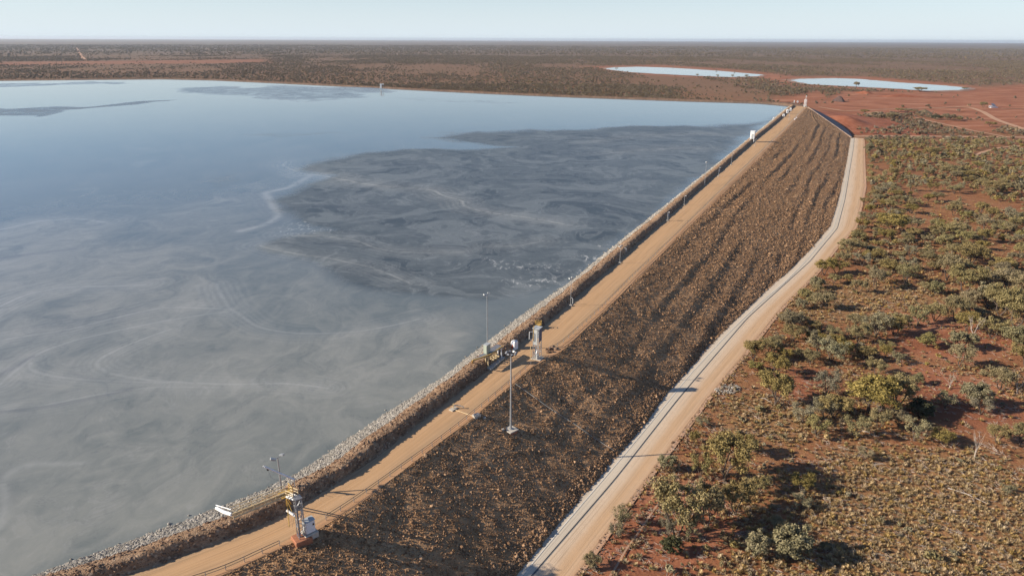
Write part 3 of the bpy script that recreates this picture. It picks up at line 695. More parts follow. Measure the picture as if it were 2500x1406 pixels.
fleck = n.math('MULTIPLY', A['foam'], n.mrange(n.noise(n.mapping(p, (.55, .28, 1)), 1.0, 6, .75, .6), .54, .64))
c = n.mix(n.math('MULTIPLY', fleck, .9), c, (.62, .61, .58))
n.link(c, b.inputs['Base Color']); b.inputs['IOR'].default_value = 1.33
ro = n.math('ADD', n.math('MULTIPLY', edgeb, .30), n.math('ADD', n.math('MULTIPLY', edgef, .06), .05))
n.link(n.math('ADD', ro, n.math('MULTIPLY', A['light'], .1)), b.inputs['Roughness'])
n.link(n.mrange(edgeb, 0, 1, .5, .28), b.inputs['Specular IOR Level'])
n.link(n.bump(n.math('ADD', n.noise(n.mapping(p, (.5, .25, 1)), 1.0, 4), n.math('MULTIPLY', fleck, 2)), .05, .15), b.inputs['Normal'])
link('water', np_mesh('water', LVt, idx[lf], m, True, {'beach': sel(np.maximum(beach, isl * .62)), 'film': sel(np.maximum(film, up)), 'light': sel(light), 'dark': sel(dark), 'foam': sel(foam)}), kind='structure')

# ---- ponds on the plain
m, nt, b = newmat('pond_water'); n = N(nt); p = n.pos()
n.link(n.ramp(n.noise(n.mapping(p, (.01, .03, 0)), 1, 6), [(.4, (.16, .20, .24)), (.6, (.22, .24, .25))]), b.inputs['Base Color']); b.inputs['Roughness'].default_value = .06; b.inputs['IOR'].default_value = 1.33
PONDM = m
MUDM = soilmat('pond_mud', [(.17, .095, .068), (.28, .175, .13), (.40, .29, .23)], big=.01, mid=.04, fine=.5)
POND1 = [(1478, 168), (1500, 165.5), (1560, 164), (1640, 166.5), (1740, 173), (1800, 178), (1862, 183.5), (1850, 187), (1780, 189), (1700, 186), (1600, 181), (1530, 176), (1490, 171)]
POND2 = [(1930, 197), (1950, 194), (2040, 192), (2100, 194), (2200, 203), (2300, 209.5), (2372, 216.5), (2340, 221), (2260, 222.5), (2170, 216.5), (2060, 211), (1975, 206.5)]
PONDS = []
for px in (POND1, POND2):
    P = gpoly(px); P = np.vstack([P, P[:1]]); P = resample(P, n=160)[:-1]
    P = P + (np.stack([fbm(P[:, 0] / 12, P[:, 1] / 12, 3, 1), fbm(P[:, 0] / 12, P[:, 1] / 12, 3, 2)], 1) - .5) * 14
    PONDS.append(P); mbp = MB()
    cen = P.mean(0); out_ = P + (P - cen) / np.hypot(*(P - cen).T)[:, None] * (8 + 26 * fbm(np.arange(len(P)) / 9., P[:, 0] * 0, 3, 5))[:, None]; mg = MB()
    zq = float(gz(P[0, 1])) + .35; mg.add([(q_[0], q_[1], zq) for q_ in out_], [tuple(range(len(P)))])
    mo = link('pond_margin', mg.mesh('pond_margin', MUDM), kind='structure')
    if mo.data.polygons[0].normal.z < 0: mo.data.flip_normals()
    zz = float(gz(P[0, 1])) + .45
    mbp.add([(q_[0], q_[1], zz) for q_ in P], [tuple(range(len(P)))])
    me = mbp.mesh('pond_water', PONDM); o = link('pond_water', me, kind='structure')
    if me.polygons[0].normal.z < 0: me.flip_normals()

# ---- tracks across the red ground
TRACK = lanemat('track_dirt', [(0, (.36, .16, .09)), (.25, (.50, .30, .19)), (.5, (.40, .20, .115)), (.75, (.50, .30, .19)), (1, (.36, .16, .09))], (.55, .36, .24), .4)
TRACKS = []
for px, w in [([(2086, 334), (2160, 333), (2300, 334), (2500, 336.5), (2800, 341)], 8), ([(2335, 261), (2372, 264), (2400, 274), (2425, 289), (2440, 296), (2500, 316), (2600, 345)], 7), ([(2235, 288), (2300, 303), (2376, 320), (2450, 334)], 3.6), ([(2445, 266), (2520, 265), (2700, 262)], 4), ([(2500, 356), (2440, 362), (2400, 372), (2380, 380)], 3),
              ([(187, 118), (192, 126), (197, 136), (208, 148)], 16), ([(2000, 262), (2060, 272), (2150, 268), (2290, 264), (2340, 262)], 5)]:
    P = resample(gpoly(px), n=80, smooth=4); t_, n_ = normals(P); TRACKS.append(P)
    loft_strip('dirt_track', P + n_ * w / 2, P - n_ * w / 2, gz(P[:, 1]) + .30, gz(P[:, 1]) + .30, TRACK, 5)
# ================================================================== SURFACE LOOK-UPS
def bvh(o):
    me = o.data; vs_ = [v_.co[:] for v_ in me.vertices]; return BVHTree.FromPolygons(vs_, [p_.vertices[:] for p_ in me.polygons])
BV = {k: bvh(D.objects[k]) for k in ('dam_slope', 'earth_berm', 'riprap_slope')}
def hit(x, y, *names):
    """point of the named surfaces met by the view ray through a photo pixel"""
    d = Vector(ray(x, y)).normalized(); best = None
    for k in names:
        h_ = BV[k].ray_cast(Vector((0, 0, H)), d)
        if h_[0] is not None and (best is None or h_[3] < best[3]): best = h_
    return np.array(best[0]) if best else None
def down(x, y, k):
    h_ = BV[k].ray_cast(Vector((x, y, 60)), Vector((0, 0, -1))); return h_[0].z if h_[0] is not None else None
def hgt(p, ytop):
    """height above p whose tip falls on photo row ytop"""
    lo, hi = 0, 60
    for _ in range(40):
        mz = (lo + hi) / 2; q_ = np.array([p[0], p[1], p[2] + mz - H]); yy = PH / 2 - F * (q_ @ UP) / (q_ @ FWD)
        lo, hi = (mz, hi) if yy > ytop else (lo, mz)
    return lo
def road_dir(y):
    i = int(np.argmin(np.abs(rleft[:, 1] - y))); return tR[i], nR[i]

# ================================================================== RAILINGS
def make_rail(name, P, label, every, far_stuff=None, hgt_=.92):
    root = empty(name, (*P[0], 0), label=label, cat='railing')
    off = np.array([*P[0], 0])
    P3 = [np.array([*q_, 0]) - off for q_ in P]
    for z, r_, nm in ((hgt_, .055, 'top_rail'), (hgt_ * .52, .04, 'mid_rail')):
        MB().path([q_ + [0, 0, z] for q_ in P3], r_).build(nm, RUST, root)
    Q = resample(P, step=every); rest = MB(); k = 0
    for q_ in Q:
        a = np.array([*q_, 0]) - off
        if k < 100: MB().tube(a + [0, 0, -.1], a + [0, 0, hgt_], .055, n=6).build('post', GALV, root)
        else: rest.tube(a + [0, 0, -.1], a + [0, 0, hgt_], .045, n=5)
        k += 1
    if rest.v: tag(rest.build('distant_posts', GALV, root), kind='stuff')
    return root
iA = int(np.argmin(np.hypot(*(rail - at(708, 1322, 0)[:2]).T))); iB = int(np.argmin(np.hypot(*(rail - at(792, 1272, 0)[:2]).T)))
iC = int(np.argmin(np.hypot(*(rail - at(1299, 887, 0)[:2]).T))); iD = int(np.argmin(np.hypot(*(rail - at(1372, 838, 0)[:2]).T)))
railx = np.vstack([rail[0] - (rail[3] - rail[0]) / np.hypot(*(rail[3] - rail[0])) * 8, rail[:iA]])
make_rail('guard_railing', railx, 'short rusty guard railing between the lower frame edge and the near pipe tower', 2.9)
make_rail('guard_railing', rail[iB:iC], 'rusty guard railing on the crest road between the two lattice towers', 2.9)
bend = [at(1342, 855, 0)[:2], at(1358, 848, 0)[:2]]
make_rail('guard_railing', np.vstack([bend, rail[iD:]]), 'long guard railing running from the second tower to the far end of the crest', 3.0)

# ================================================================== LIGHT POLES
def light_pole(p, h, label, arms=2, base='block', r=.085, group='slim light poles along the water side of the crest road', rz=None):
    root = empty('light_pole', p, 0, label=label, cat='light pole', group=group)
    if base == 'block': MB().box((0, 0, .12), (.8, .8, .5)).build('footing', CONC, root)
    MB().tube((0, 0, 0), (0, 0, h), r, r * .6, 8).build('pole', GALV, root)
    t_, n_ = road_dir(p[1]); a = math.atan2(t_[1], t_[0]) if rz is None else rz
    if arms:
        c_, s_ = math.cos(a) * .72, math.sin(a) * .72
        cb = MB().tube((-c_, -s_, h), (c_, s_, h), .04).build('crossarm', GALV, root)
        for sg in (-1, 1):
            l = MB().box((sg * c_ * 1.15, sg * s_ * 1.15, h + .14), (.85, .6, .28), a + .6 * sg, .35).build('floodlight', PANELG, root)
            MB().box((sg * c_ * 1.15 + .03, sg * s_ * 1.15, h + .05), (.56, .38, .1), a + .6 * sg, .35).build('lens', DARK, l)
    return root
LP = [((1393, 747), 680, 'slim pole with a cross arm above a white block, nearest small crest lamp'), ((1513, 643), 602, 'thin pole on a round white footing casting a lamp shadow on the road'),
      ((1629, 540), 518, 'short pole with a junction box on the road edge, before the bend of wet tailings'), ((1670, 501), 478, 'thin lamp pole on a pale block between junction box pole and tall twin lamp'),
      ((1720, 452), 397, 'tall twin lamp pole rising against the grey tailings'), ((1754, 431), 409, 'small pole with a bracket right behind the tall twin lamp'),
      ((1785, 403), 374, 'thin pole on a white footing in front of the white hut'), ((1843, 356), 340, 'slim pole on the road edge just below the white hut')]
for k, ((x, y), yt, lab) in enumerate(LP):
    p = at(x, y, 0); h_ = hgt(p, yt)
    root = light_pole(p, h_, lab, arms=2 if k in (0, 1, 4) else 0, r=.085 if k < 2 else .11)
    t_, n_ = road_dir(p[1])
    if k not in (0, 1, 4):
        b_ = MB().tube((0, 0, h_ * .92), (n_[0] * -.5, n_[1] * -.5, h_), .05).build('bracket', GALV, root)
        MB().box((n_[0] * -.6, n_[1] * -.6, h_), (.45, .3, .2), .4).build('floodlight', WHITE, root)
    if k in (2, 5): MB().box((.45, .5, h_ * .62), (.7, .5, .9), .5).build('junction_box', BLUEG, root)
    if k == 2: MB().tube((.45, .5, 0), (.45, .5, h_ * .62), .06).build('box_stand', GALV, root)
for (x, y), lab in [((1398, 743), 'little white tap stand beside the nearest small crest lamp'), ((1528, 618), 'little white tap stand in front of the dark berm, farther than the first one')]:
    p = at(x, y, 0); root = empty('tap_stand', p, label=lab, cat='tap stand', group='white tap stands by the berm')
    MB().tube((0, 0, 0), (0, 0, 1.7), .06).build('riser', WHITE, root); MB().path([(0, 0, 1.7), (-.35, .1, 2.0), (-.6, .15, 1.7)], .05).build('spout', WHITE, root); MB().tube((0, 0, 1.2), (.3, 0, 1.35), .05).build('handle', PIPEG, root)

# tall pole behind the equipment deck
p = at(1190, 852, .4); light_pole(p, hgt(p, 719), 'tall grey twin lamp pole standing behind the green cabinet against the water', r=.13, base=None, group='twin floodlight poles on the berm')
p = hit(684, 1208, 'earth_berm', 'riprap_slope'); p = at(687, 1196, 1.0)
light_pole(p, hgt(p, 1117), 'grey twin floodlight pole rising behind the yellow walkway platform', r=.17, base=None, group='twin floodlight poles on the berm')

# high mast on the dam slope
p = hit(1247, 1052, 'dam_slope'); p[2] += .35
root = empty('high_mast', p, label='tall steel high mast with a ring of floodlights standing on the dark rock slope', cat='light mast')
hm = hgt(p, 868)
f_ = MB(); f_.box((0, 0, -1.0), (2.0, 2.0, 1.9), .75); f_.build('plinth', RCONC, root)
MB().box((0, 0, .02), (2.25, 2.25, .22), .75).build('plinth_cap', CONC, root)
MB().tube((0, 0, .1), (0, 0, .32), .4, .4, 12).build('base_flange', GALV, root)
MB().tube((0, 0, .1), (0, 0, hm), .21, .115, 12).build('mast', GALV, root)
rg_ = MB().torus((0, 0, hm + .55), .85, .05)
for k in range(3):
    a = k * 2.094; rg_.tube((0, 0, hm - .1), (.85 * math.cos(a), .85 * math.sin(a), hm + .55), .03)
rg_.build('head_ring', RUST, root)
for k in range(8):
    a = k * .785 + .2; c_, s_ = math.cos(a), math.sin(a)
    l = MB().box((c_ * .95, s_ * .95, hm + .5), (.30, .42, .36), a, .5).build('floodlight', GALV, root)
    MB().box((c_ * 1.13, s_ * 1.13, hm + .42), (.05, .42, .34), a, .5).build('lens', DARK, l)

# ================================================================== NEAR LATTICE TOWER, WALKWAY, CABINET
def lattice(mb_leg, root, h, w, rz, mat, brace_r=.05, leg_r=.075, bays=6):
    c_, s_ = math.cos(rz), math.sin(rz); R = lambda x, y, z: (x * c_ - y * s_, x * s_ + y * c_, z)
    cs = [(-w, -w), (w, -w), (w, w), (-w, w)]
    for x, y in cs: MB().tube(R(x, y, 0), R(x, y, h), leg_r, n=7).build('leg', mat, root)
    for i in range(4):
        a, b_ = cs[i], cs[(i + 1) % 4]; m_ = MB()
        for k in range(bays):
            z0, z1 = h * k / bays, h * (k + 1) / bays
            m_.tube(R(*(a if k % 2 else b_), z0), R(*(b_ if k % 2 else a), z1), brace_r, n=5); m_.tube(R(*a, z1), R(*b_, z1), brace_r, n=5)
        m_.build('side_bracing', mat, root)
    return R
p0 = at(737, 1316, 0); t_, n_ = road_dir(p0[1]); rzT = math.atan2(t_[1], t_[0])
root = empty('lattice_tower', p0, label='grey lattice pipe tower on a red brown concrete block at the near crest edge', cat='tower')
HT = hgt(at(737, 1306, .7), 1214)
MB().box((0, 0, -.25), (2.5, 2.3, 1.5), rzT).build('footing', RCONC, root)
R = lattice(None, root, HT + .7, .46, rzT, GALV, .034, .06)
MB().box((0, 0, HT + .72), (1.15, 1.15, .08), rzT).build('top_deck', PIPEG, root)
MB().tube(R(-.2, .1, .5), R(-.2, .1, HT + .6), .12, n=10).build('riser_pipe', PIPEG, root)
MB().tube(R(-.4, .6, HT * .60), R(-1.1, 2.0, HT * .67), .19, n=10).build('branch_pipe', WHITE, root)
hs = MB(); hs.path([R(.5, .5, HT), R(.75, .8, HT * .7), R(.8, .85, HT * .45), R(.75, .8, HT * .45)], .02, 4); hs.path([R(-.5, .6, HT * .6), R(-.8, 1.2, HT * .3), R(-.75, 1.1, HT * .28)], .02, 4); hs.build('hanging_cable', PIPEG, root)
# walkway: bridge from the tower over the road, platform, then along the berm to the white outlet
zD = HT + .35
A0 = p0 + [0, 0, zD]; A0[:2] += n_ * .6
B0 = at(697, 1205, zD); C0 = at(566, 1258, zD - .2); D0 = at(529, 1243, zD - 1.0)
root = empty('pipe_walkway', B0 * [1, 1, 0], label='yellow railed pipe walkway on posts above the berm, ending in a white outlet pipe', cat='walkway')
o_ = B0 * [1, 1, 0]
def seg_frame(a, b):
    d_ = (b - a)[:2]; d_ = d_ / np.hypot(*d_); return np.array([d_[0], d_[1], 0]), np.array([-d_[1], d_[0], 0])
def walkway(a, b, w, mrail, mdeck, deck='deck', post_gap=1.6, h_=1.05, sides=(-1, 1)):
    a = a - o_; b = b - o_; u_, s_ = seg_frame(a, b); L_ = np.hypot(*(b - a)[:2]); dk = MB()
    for q_ in np.linspace(-w / 2, w / 2, 7): dk.tube(a + s_ * q_, b + s_ * q_, .045, n=4)
    for k in range(int(L_ / .55) + 1): c0 = a + (b - a) * min(1, k * .55 / L_); dk.tube(c0 - s_ * w / 2, c0 + s_ * w / 2, .03, n=4)
    for q_ in (-1, 1): dk.tube(a + s_ * q_ * w / 2 - [0, 0, .1], b + s_ * q_ * w / 2 - [0, 0, .1], .10, n=6)
    dk.build(deck, mdeck, root)
    for sg in sides:
        hr = MB()
        for z in (h_, h_ * .55): hr.tube(a + s_ * sg * w / 2 + [0, 0, z], b + s_ * sg * w / 2 + [0, 0, z], .065, n=6)
        for k in range(int(L_ / post_gap) + 1):
            c0 = a + (b - a) * min(1, k * post_gap / L_) + s_ * sg * w / 2; hr.tube(c0, c0 + [0, 0, h_], .05, n=5)
        hr.build('handrail', mrail, root)
walkway(A0, B0 + (A0 - B0) / np.linalg.norm(A0 - B0) * .5, 1.0, PYEL, GALV, 'bridge_deck')
walkway(B0, C0, 1.1, PYEL, PYEL, 'walkway_deck')
uB, sB = seg_frame(B0, C0)
pl = MB(); pl.box(B0 - o_ + [0, 0, -.05], (1.7, 1.7, .1), math.atan2(uB[1], uB[0])); pl.build('platform', YEL, root)
gd = MB()
for sx, sy in ((-.8, -.8), (-.8, .8), (.0, .8)): c0 = B0 - o_ - uB * (-sx) + sB * sy; gd.tube(c0, c0 + [0, 0, 1.15], .045)
gd.path([B0 - o_ - uB * .8 - sB * .8 + [0, 0, 1.1], B0 - o_ - uB * .8 + sB * .8 + [0, 0, 1.1], B0 - o_ + sB * .8 + [0, 0, 1.1]], .045)
gd.path([B0 - o_ - uB * .8 - sB * .8 + [0, 0, .55], B0 - o_ - uB * .8 + sB * .8 + [0, 0, .55], B0 - o_ + sB * .8 + [0, 0, .55]], .04); gd.build('platform_rail', YEL, root)
for q_ in ((700, 1238), (712, 1232)):
    MB().tube(at(*q_, -.1) - o_, B0 - o_ + sB * .3 - [0, 0, .1], .09, n=7).build('support_post', YEL, root)
for fr in (.3, .62, .92):
    c0 = B0 + (C0 - B0) * fr - o_; g0 = p0 + [0, 0, zD * (.25 + .3 * (1 - fr))] - o_; MB().tube(c0 - [0, 0, .1], c0 - [0, 0, .7], .05, n=5).build('hanger', PYEL, root)
for sg in (-1, 1):
    c0 = B0 - o_; MB().tube(c0 + sB * sg * .5 + [0, 0, -.2], c0 - sB * .2 + np.array([-n_[0] * 2.2, -n_[1] * 2.2, -c0[2] * .62]) + uB * sg * .6, .06, n=6).build('strut', YEL, root)
MB().path([B0 - o_ + [0, 0, .18], C0 - o_ + [0, 0, .18]], .15, 9).build('slurry_pipe', PYEL, root)
MB().path([C0 - o_ + [0, 0, .18], (C0 * .5 + D0 * .5) - o_ + [0, 0, .05], D0 - o_ + [0, 0, .25]], .24, 9).build('outlet_pipe', WHITE, root)
MB().tube(C0 - o_ + [0, 0, 1.0], D0 - o_ + [0, 0, .75], .07).build('outlet_rail', WHITE, root)
# hinged boom leaning over the water
a = at(718, 1170, 3.0); b_ = at(646, 1139, 6.2)
root = empty('boom_arm', a * [1, 1, 0], label='slender white boom arm leaning out over the water behind the yellow platform', cat='boom')
o_ = a * [1, 1, 0]
MB().tube(a - o_, b_ - o_, .17, n=8).build('arm', WHITE, root); MB().tube((0, 0, .2), a - o_, .07, n=7).build('stand', GALV, root)
e_ = b_ - o_; fx = e_ * .9 + (a - o_) * .1
MB().box(fx - [0, 0, .22], (.35, .3, .3), .5).build('lamp', DARK, root); MB().tube(e_ - (e_ - (a - o_)) * .02, e_ + (e_ - (a - o_)) * .05, .11).build('tip_fitting', WHITE, root)
MB().path([fx - [0, 0, .3], fx - [-.5, .3, 1.6], fx * .6 + (a - o_) * .4 - [0, 0, 1.5], (a - o_) * .6 + e_ * .4], .02, 4).build('hanging_cable', PIPEG, root)
# white cabinet on its plinth
p = at(757, 1306, 0); rzc = rzT + .1
root = empty('electrical_cabinet', p, rzc, label='white electrical cabinet on a concrete plinth beside the near lattice tower', cat='cabinet')
MB().box((0, 0, .05), (2.1, 1.7, 1.3)).build('plinth', CONC, root)
MB().box((0, 0, 1.75), (1.45, 1.1, 2.0)).build('housing', WHITE, root)
MB().box((0, 0, 2.80), (1.6, 1.25, .1)).build('roof', PANELG, root)
MB().box((-.2, -.56, 1.75), (.62, .05, 1.7)).build('door', WHITE, root); MB().box((.45, -.57, 2.1), (.25, .05, .3)).build('vent', DARK, root)
MB().path([(-.75, -.3, 2.6), (-1.0, -.5, 1.8), (-.9, -.6, .9), (-.5, -.8, .6)], .04, 5).build('cable_loop', PIPEG, root)

# ================================================================== EQUIPMENT DECK AT MID CREST
zK = 3.1
Apx, Bpx, Cpx, Dpx, Epx = (1153, 880), (1195, 866), (1227, 845), (1216, 839), (1181, 860)
PA, PB, PC, PD, PE = (at(*q_, zK) for q_ in (Apx, Bpx, Cpx, Dpx, Epx))
PD2 = PC + (PE - PB)
root = empty('equipment_deck', PB * [1, 1, 0], label='raised steel deck with yellow edge beam over valves on a concrete slab beside the road', cat='deck')
o_ = PB * [1, 1, 0]
poly = [q_[:2] - o_[:2] for q_ in (PA, PB, PC, PD2, PE)]
MB().prism(poly, zK - .25, zK - .05).build('deck_plate', PIPEG, root)
eb = MB(); eb.path([PA - o_, PB - o_, PC - o_], .15, 6); eb.path([PA - o_, at(1153, 893, 0) - o_ + [0, 0, .3]], .12); eb.build('edge_beam', YEL, root)
sl = [at(*q_, .35)[:2] - o_[:2] for q_ in ((1176, 893), (1198, 901), (1233, 871), (1213, 866))]
MB().prism(sl, -.4, .35).build('slab', CONC, root)
for qx in ((1192, 896), (1186, 893), (1224, 873), (1216, 873), (1212, 869)):
    c0 = at(*qx, .35) - o_; MB().tube(c0, (c0[0], c0[1], zK - .2), .15, n=8).build('column', PYEL if qx[0] < 1200 else WHITE, root)
vl = MB()
for k, fr in enumerate((.3, .5, .7)):
    c0 = at(1190 + 32 * fr, 891 - 20 * fr, .35) - o_; vl.tube(c0, c0 + [0, 0, 1.1], .22, n=9); vl.tube(c0 + [-.6, .2, .8], c0 + [.6, -.2, .8], .2, n=9); vl.torus(c0 + [0, 0, 1.5], .32, .05, 14, 5)
vl.build('valve_manifold', PYEL, root)
pp = MB(); c0 = at(1165, 884, .9) - o_
pp.path([at(1158, 880, 1.0) - o_, at(1172, 886, 1.0) - o_, at(1190, 880, .9) - o_], .22, 9); pp.build('feed_pipe', PANELG, root)
p = at(1189, 861, zK - .05)
root = empty('control_cabinet', p, rzT + .38, label='pale green steel cabinet standing on the raised equipment deck', cat='cabinet')
MB().box((0, 0, 1.05), (1.5, .95, 2.1)).build('housing', GREENC, root); MB().box((0, 0, 2.14), (1.66, 1.1, .1)).build('roof', PANELG, root); MB().box((-.77, 0, 1.05), (.05, .8, 1.8)).build('door', GREENC, root)
p = at(1256, 851, 0)
root = empty('chemical_tank', p, rzT + .3, label='white round shouldered tank with an orange hazard patch on the mid road edge', cat='tank')
tb = MB(); ring = []
for k in range(24):
    a_ = 2 * math.pi * k / 24; c_, s_ = math.cos(a_), math.sin(a_); ring.append((math.copysign(abs(c_) ** .32, c_) * .75, math.copysign(abs(s_) ** .32, s_) * .65))
lv = [(-.05, 1), (1.5, 1), (1.75, .975), (1.95, .90), (2.08, .76), (2.15, .52)]
vs_ = [(x * f, y * f, z) for z, f in lv for x, y in ring]; fs_ = [(r * 24 + k, r * 24 + (k + 1) % 24, (r + 1) * 24 + (k + 1) % 24, (r + 1) * 24 + k) for r in range(len(lv) - 1) for k in range(24)]
tb.add(vs_, fs_ + [tuple(range((len(lv) - 1) * 24, len(lv) * 24))]).build('body', WHITE, root)
MB().tube((0, 0, 2.1), (0, 0, 2.28), .25, n=12).build('lid', PANELG, root)
hz = MB(); hz.prism([(-.28, 0), (.28, 0), (.3, .5), (.12, .75), (.1, 1.0), (-.12, 1.05), (-.15, .7), (-.32, .5)], 0, .03); M_ = Matrix.Translation((-.765, .05, .25)) @ Matrix.Rotation(-math.pi / 2, 4, 'Z') @ Matrix.Rotation(math.pi / 2, 4, 'X')
hz.v = [tuple(M_ @ Vector(q_)) for q_ in hz.v]; hz.build('hazard_patch', ORANGE, root)

# second tower
p0 = at(1311, 873, 0); t_, n_ = road_dir(p0[1]); rz2 = math.atan2(t_[1], t_[0])
root = empty('lattice_tower', p0, label='grey clad lattice tower with blue grey panels beside the mid crest road', cat='tower')
HT2 = hgt(p0, 800)
MB().box((.1, -.3, -.12), (2.4, 2.4, .5), rz2).build('footing', CONC, root)
R = lattice(None, root, HT2, .72, rz2, GALV, .05, .085, 5)
MB().box((0, 0, HT2 + .06), (1.9, 1.8, .12), rz2).build('roof', PANELG, root)
MB().box(R(.0, -.78, HT2 * .78)[:3], (1.5, .05, HT2 * .42), rz2).build('panel', BLUEG, root); MB().box(R(.82, .0, HT2 * .80), (.05, 1.3, HT2 * .36), rz2).build('panel', BLUEG, root)
MB().box(R(-.8, .1, HT2 * .72), (.05, 1.0, HT2 * .5), rz2).build('panel', PANELG, root)
st = MB()
for k in range(9): st.box(R(-.35, .1, .6 + k * .55), (.5, .6, .06), rz2)
st.build('ladder', BLUEG, root)
MB().path([R(-.5, -.3, .4), R(-.75, -.2, 1.4), R(-.4, -.2, 2.3)], .17, 8).build('hose', WHITE, root)
fr = MB()
for q_ in ((-1.7, .9), (-1.1, 1.1)): fr.tube(R(*q_, -.1), R(*q_, 3.2), .05)
fr.path([R(-1.7, .9, 3.2), R(-1.1, 1.1, 3.2)], .05); fr.build('gate_frame', PYEL, root)
lp = MB(); lp.path([R(-1.2, .9, HT2 * .62), R(-1.6, 1.3, HT2 * .68), R(-1.55, 1.3, HT2 * .9), R(-.6, .8, HT2 * .88)], .07); lp.build('top_loop', WHITE, root)
MB().path([R(-.9, .6, HT2 * .6), R(-.8, .6, HT2 * 1.02), R(-.3, .7, HT2 * 1.06)], .07).build('yellow_stay', YEL, root)
MB().tube(R(-.9, -.5, .2), R(-.9, -.5, 1.2), .28, n=9).build('pump', PANELG, root)
# yellow valve stand beyond the tower
p = hit(1314, 800, 'earth_berm') if hit(1314, 800, 'earth_berm') is not None else at(1314, 800, 1)
root = empty('valve_stand', p, label='yellow valve stand with railings on the berm behind the second tower', cat='valve stand')
MB().box((0, 0, .9), (2.0, 1.4, .12), rz2).build('platform', YEL, root); g_ = MB()
for k in range(4): g_.tube(((k % 2) * 1.4 - .7, (k // 2) * 1.0 - .5, -.5), ((k % 2) * 1.4 - .7, (k // 2) * 1.0 - .5, 1.8), .05)
g_.build('frame', YEL, root); MB().path([(-.8, -.5, 1.8), (.8, -.5, 1.8), (.8, .5, 1.8), (-.8, .5, 1.8), (-.8, -.5, 1.8)], .05).build('guard_rail', YEL, root); MB().torus((0, 0, 1.5), .4, .06, 14, 5).build('handwheel', YEL, root)
# rubble heap by the tower
for k, (x, y, s_) in enumerate([(1338, 858, .9), (1343, 851, 1.0), (1350, 848, 1.1), (1356, 851, .8), (1348, 857, .7), (1334, 853, .6)]):
    o = link('boulder', rock('boulder', ROCKT, 100 + k, 2), label='tan boulder in the small heap beside the second tower', cat='boulder', group='boulders heaped beside the second tower'); o.location = at(x, y, .25); o.scale = (s_ * 1.3,) * 3; o.rotation_euler = (0, 0, k)
# spigot in the near road, and hatch
p = at(1107, 999, 0); root = empty('spigot', p, label='pale concrete spigot with a short standpipe and curved pipe lying on the crest road', cat='spigot')
MB().box((0, 0, .1), (1.7, 1.0, .25), rzT + .3).build('base', CONC, root); MB().tube((0, .1, 0), (0, .1, 1.25), .1).build('standpipe', PYEL, root)
qs = [at(x, y, z) - p for x, y, z in ((1107, 990, .7), (1116, 989, .8), (1126, 991, .6), (1133, 994, .35))]; MB().path(qs, .13, 8).build('curved_pipe', CONC, root)
MB().path([at(x, y, .08) - p for x, y in ((1110, 1000), (1128, 1006), (1145, 1012), (1152, 1014))], .06).build('drain_line', PYEL, root)
p = at(1163, 1017, -.1); root = empty('inspection_pit', p, rzT, label='small concrete inspection pit with a grey lid on the crest edge', cat='pit')
MB().box((0, 0, .1), (1.5, 1.1, .8)).build('box', CONC, root); MB().box((0, 0, .54), (1.1, .75, .08)).build('lid', PIPEG, root)
# conduit lying down the slope
cps = []
for q_ in resample(np.array([(1258, 938), (1300, 968), (1345, 1000), (1400, 1035), (1450, 1070), (1500, 1102.)]), n=30):
    h_ = hit(q_[0], q_[1], 'dam_slope')
    if h_ is not None: cps.append(h_ + [0, 0, .18])
c_ = MB().path(cps, .035, 5).build('conduit', PANELG, label='thin grey conduit lying down the dark rock slope from the crest railing', cat='conduit')
# loose posts of a measuring line
for k, q_ in enumerate([(1228, 1050), (1183, 1022)]):
    h_ = hit(*q_, 'dam_slope'); r_ = empty('survey_marker', h_, label='small pale survey marker block on the slope ' + ('close to the foot of the high mast' if k == 0 else 'just below the inspection pit'), cat='marker', group='survey markers on the slope')
    MB().box((0, 0, .15), (.5, .35, .4), .4).build('block', CONC, r_)
h_ = hit(1424, 952, 'dam_slope'); o = link('boulder', rock('boulder', ROCKB, 321, 2), label='single large grey brown boulder in the tower shadow on the slope', cat='boulder'); o.location = h_; o.scale = (1.3, 1.3, 1.3)
# white hut on stilts, on the water side of the far road
p = at(1836, 346, 0.4); t_, n_ = road_dir(p[1]); sz = pxsize(p); hh = hgt(p, 320)
root = empty('stilt_hut', p, math.atan2(t_[1], t_[0]), label='tall white panelled hut on short legs on the berm of the far crest', cat='hut')
wb = 13.5 * sz
MB().box((0, 0, hh * .62), (wb * .8, wb * .75, hh * .74)).build('walls', WHITE, root); MB().box((0, 0, hh * 1.0), (wb * .9, wb * .85, .2)).build('roof', WHITE, root)
for sx in (-1, 1):
    for sy in (-1, 1): MB().tube((sx * wb * .33, sy * wb * .3, -.6), (sx * wb * .33, sy * wb * .3, hh * .27), .16).build('leg', WHITE, root)
MB().box((-wb * .42, 0, hh * .5), (.12, wb * .3, hh * .45)).build('door', PANELG, root)
b_ = MB(); b_.path([(-wb * .4, wb * .3, .2), (-wb * .9, wb * .7, -.8), (-wb * .9, wb * .7, .6), (-wb * .4, wb * .3, 1.4)], .12); b_.build('access_stair', WHITE, root)
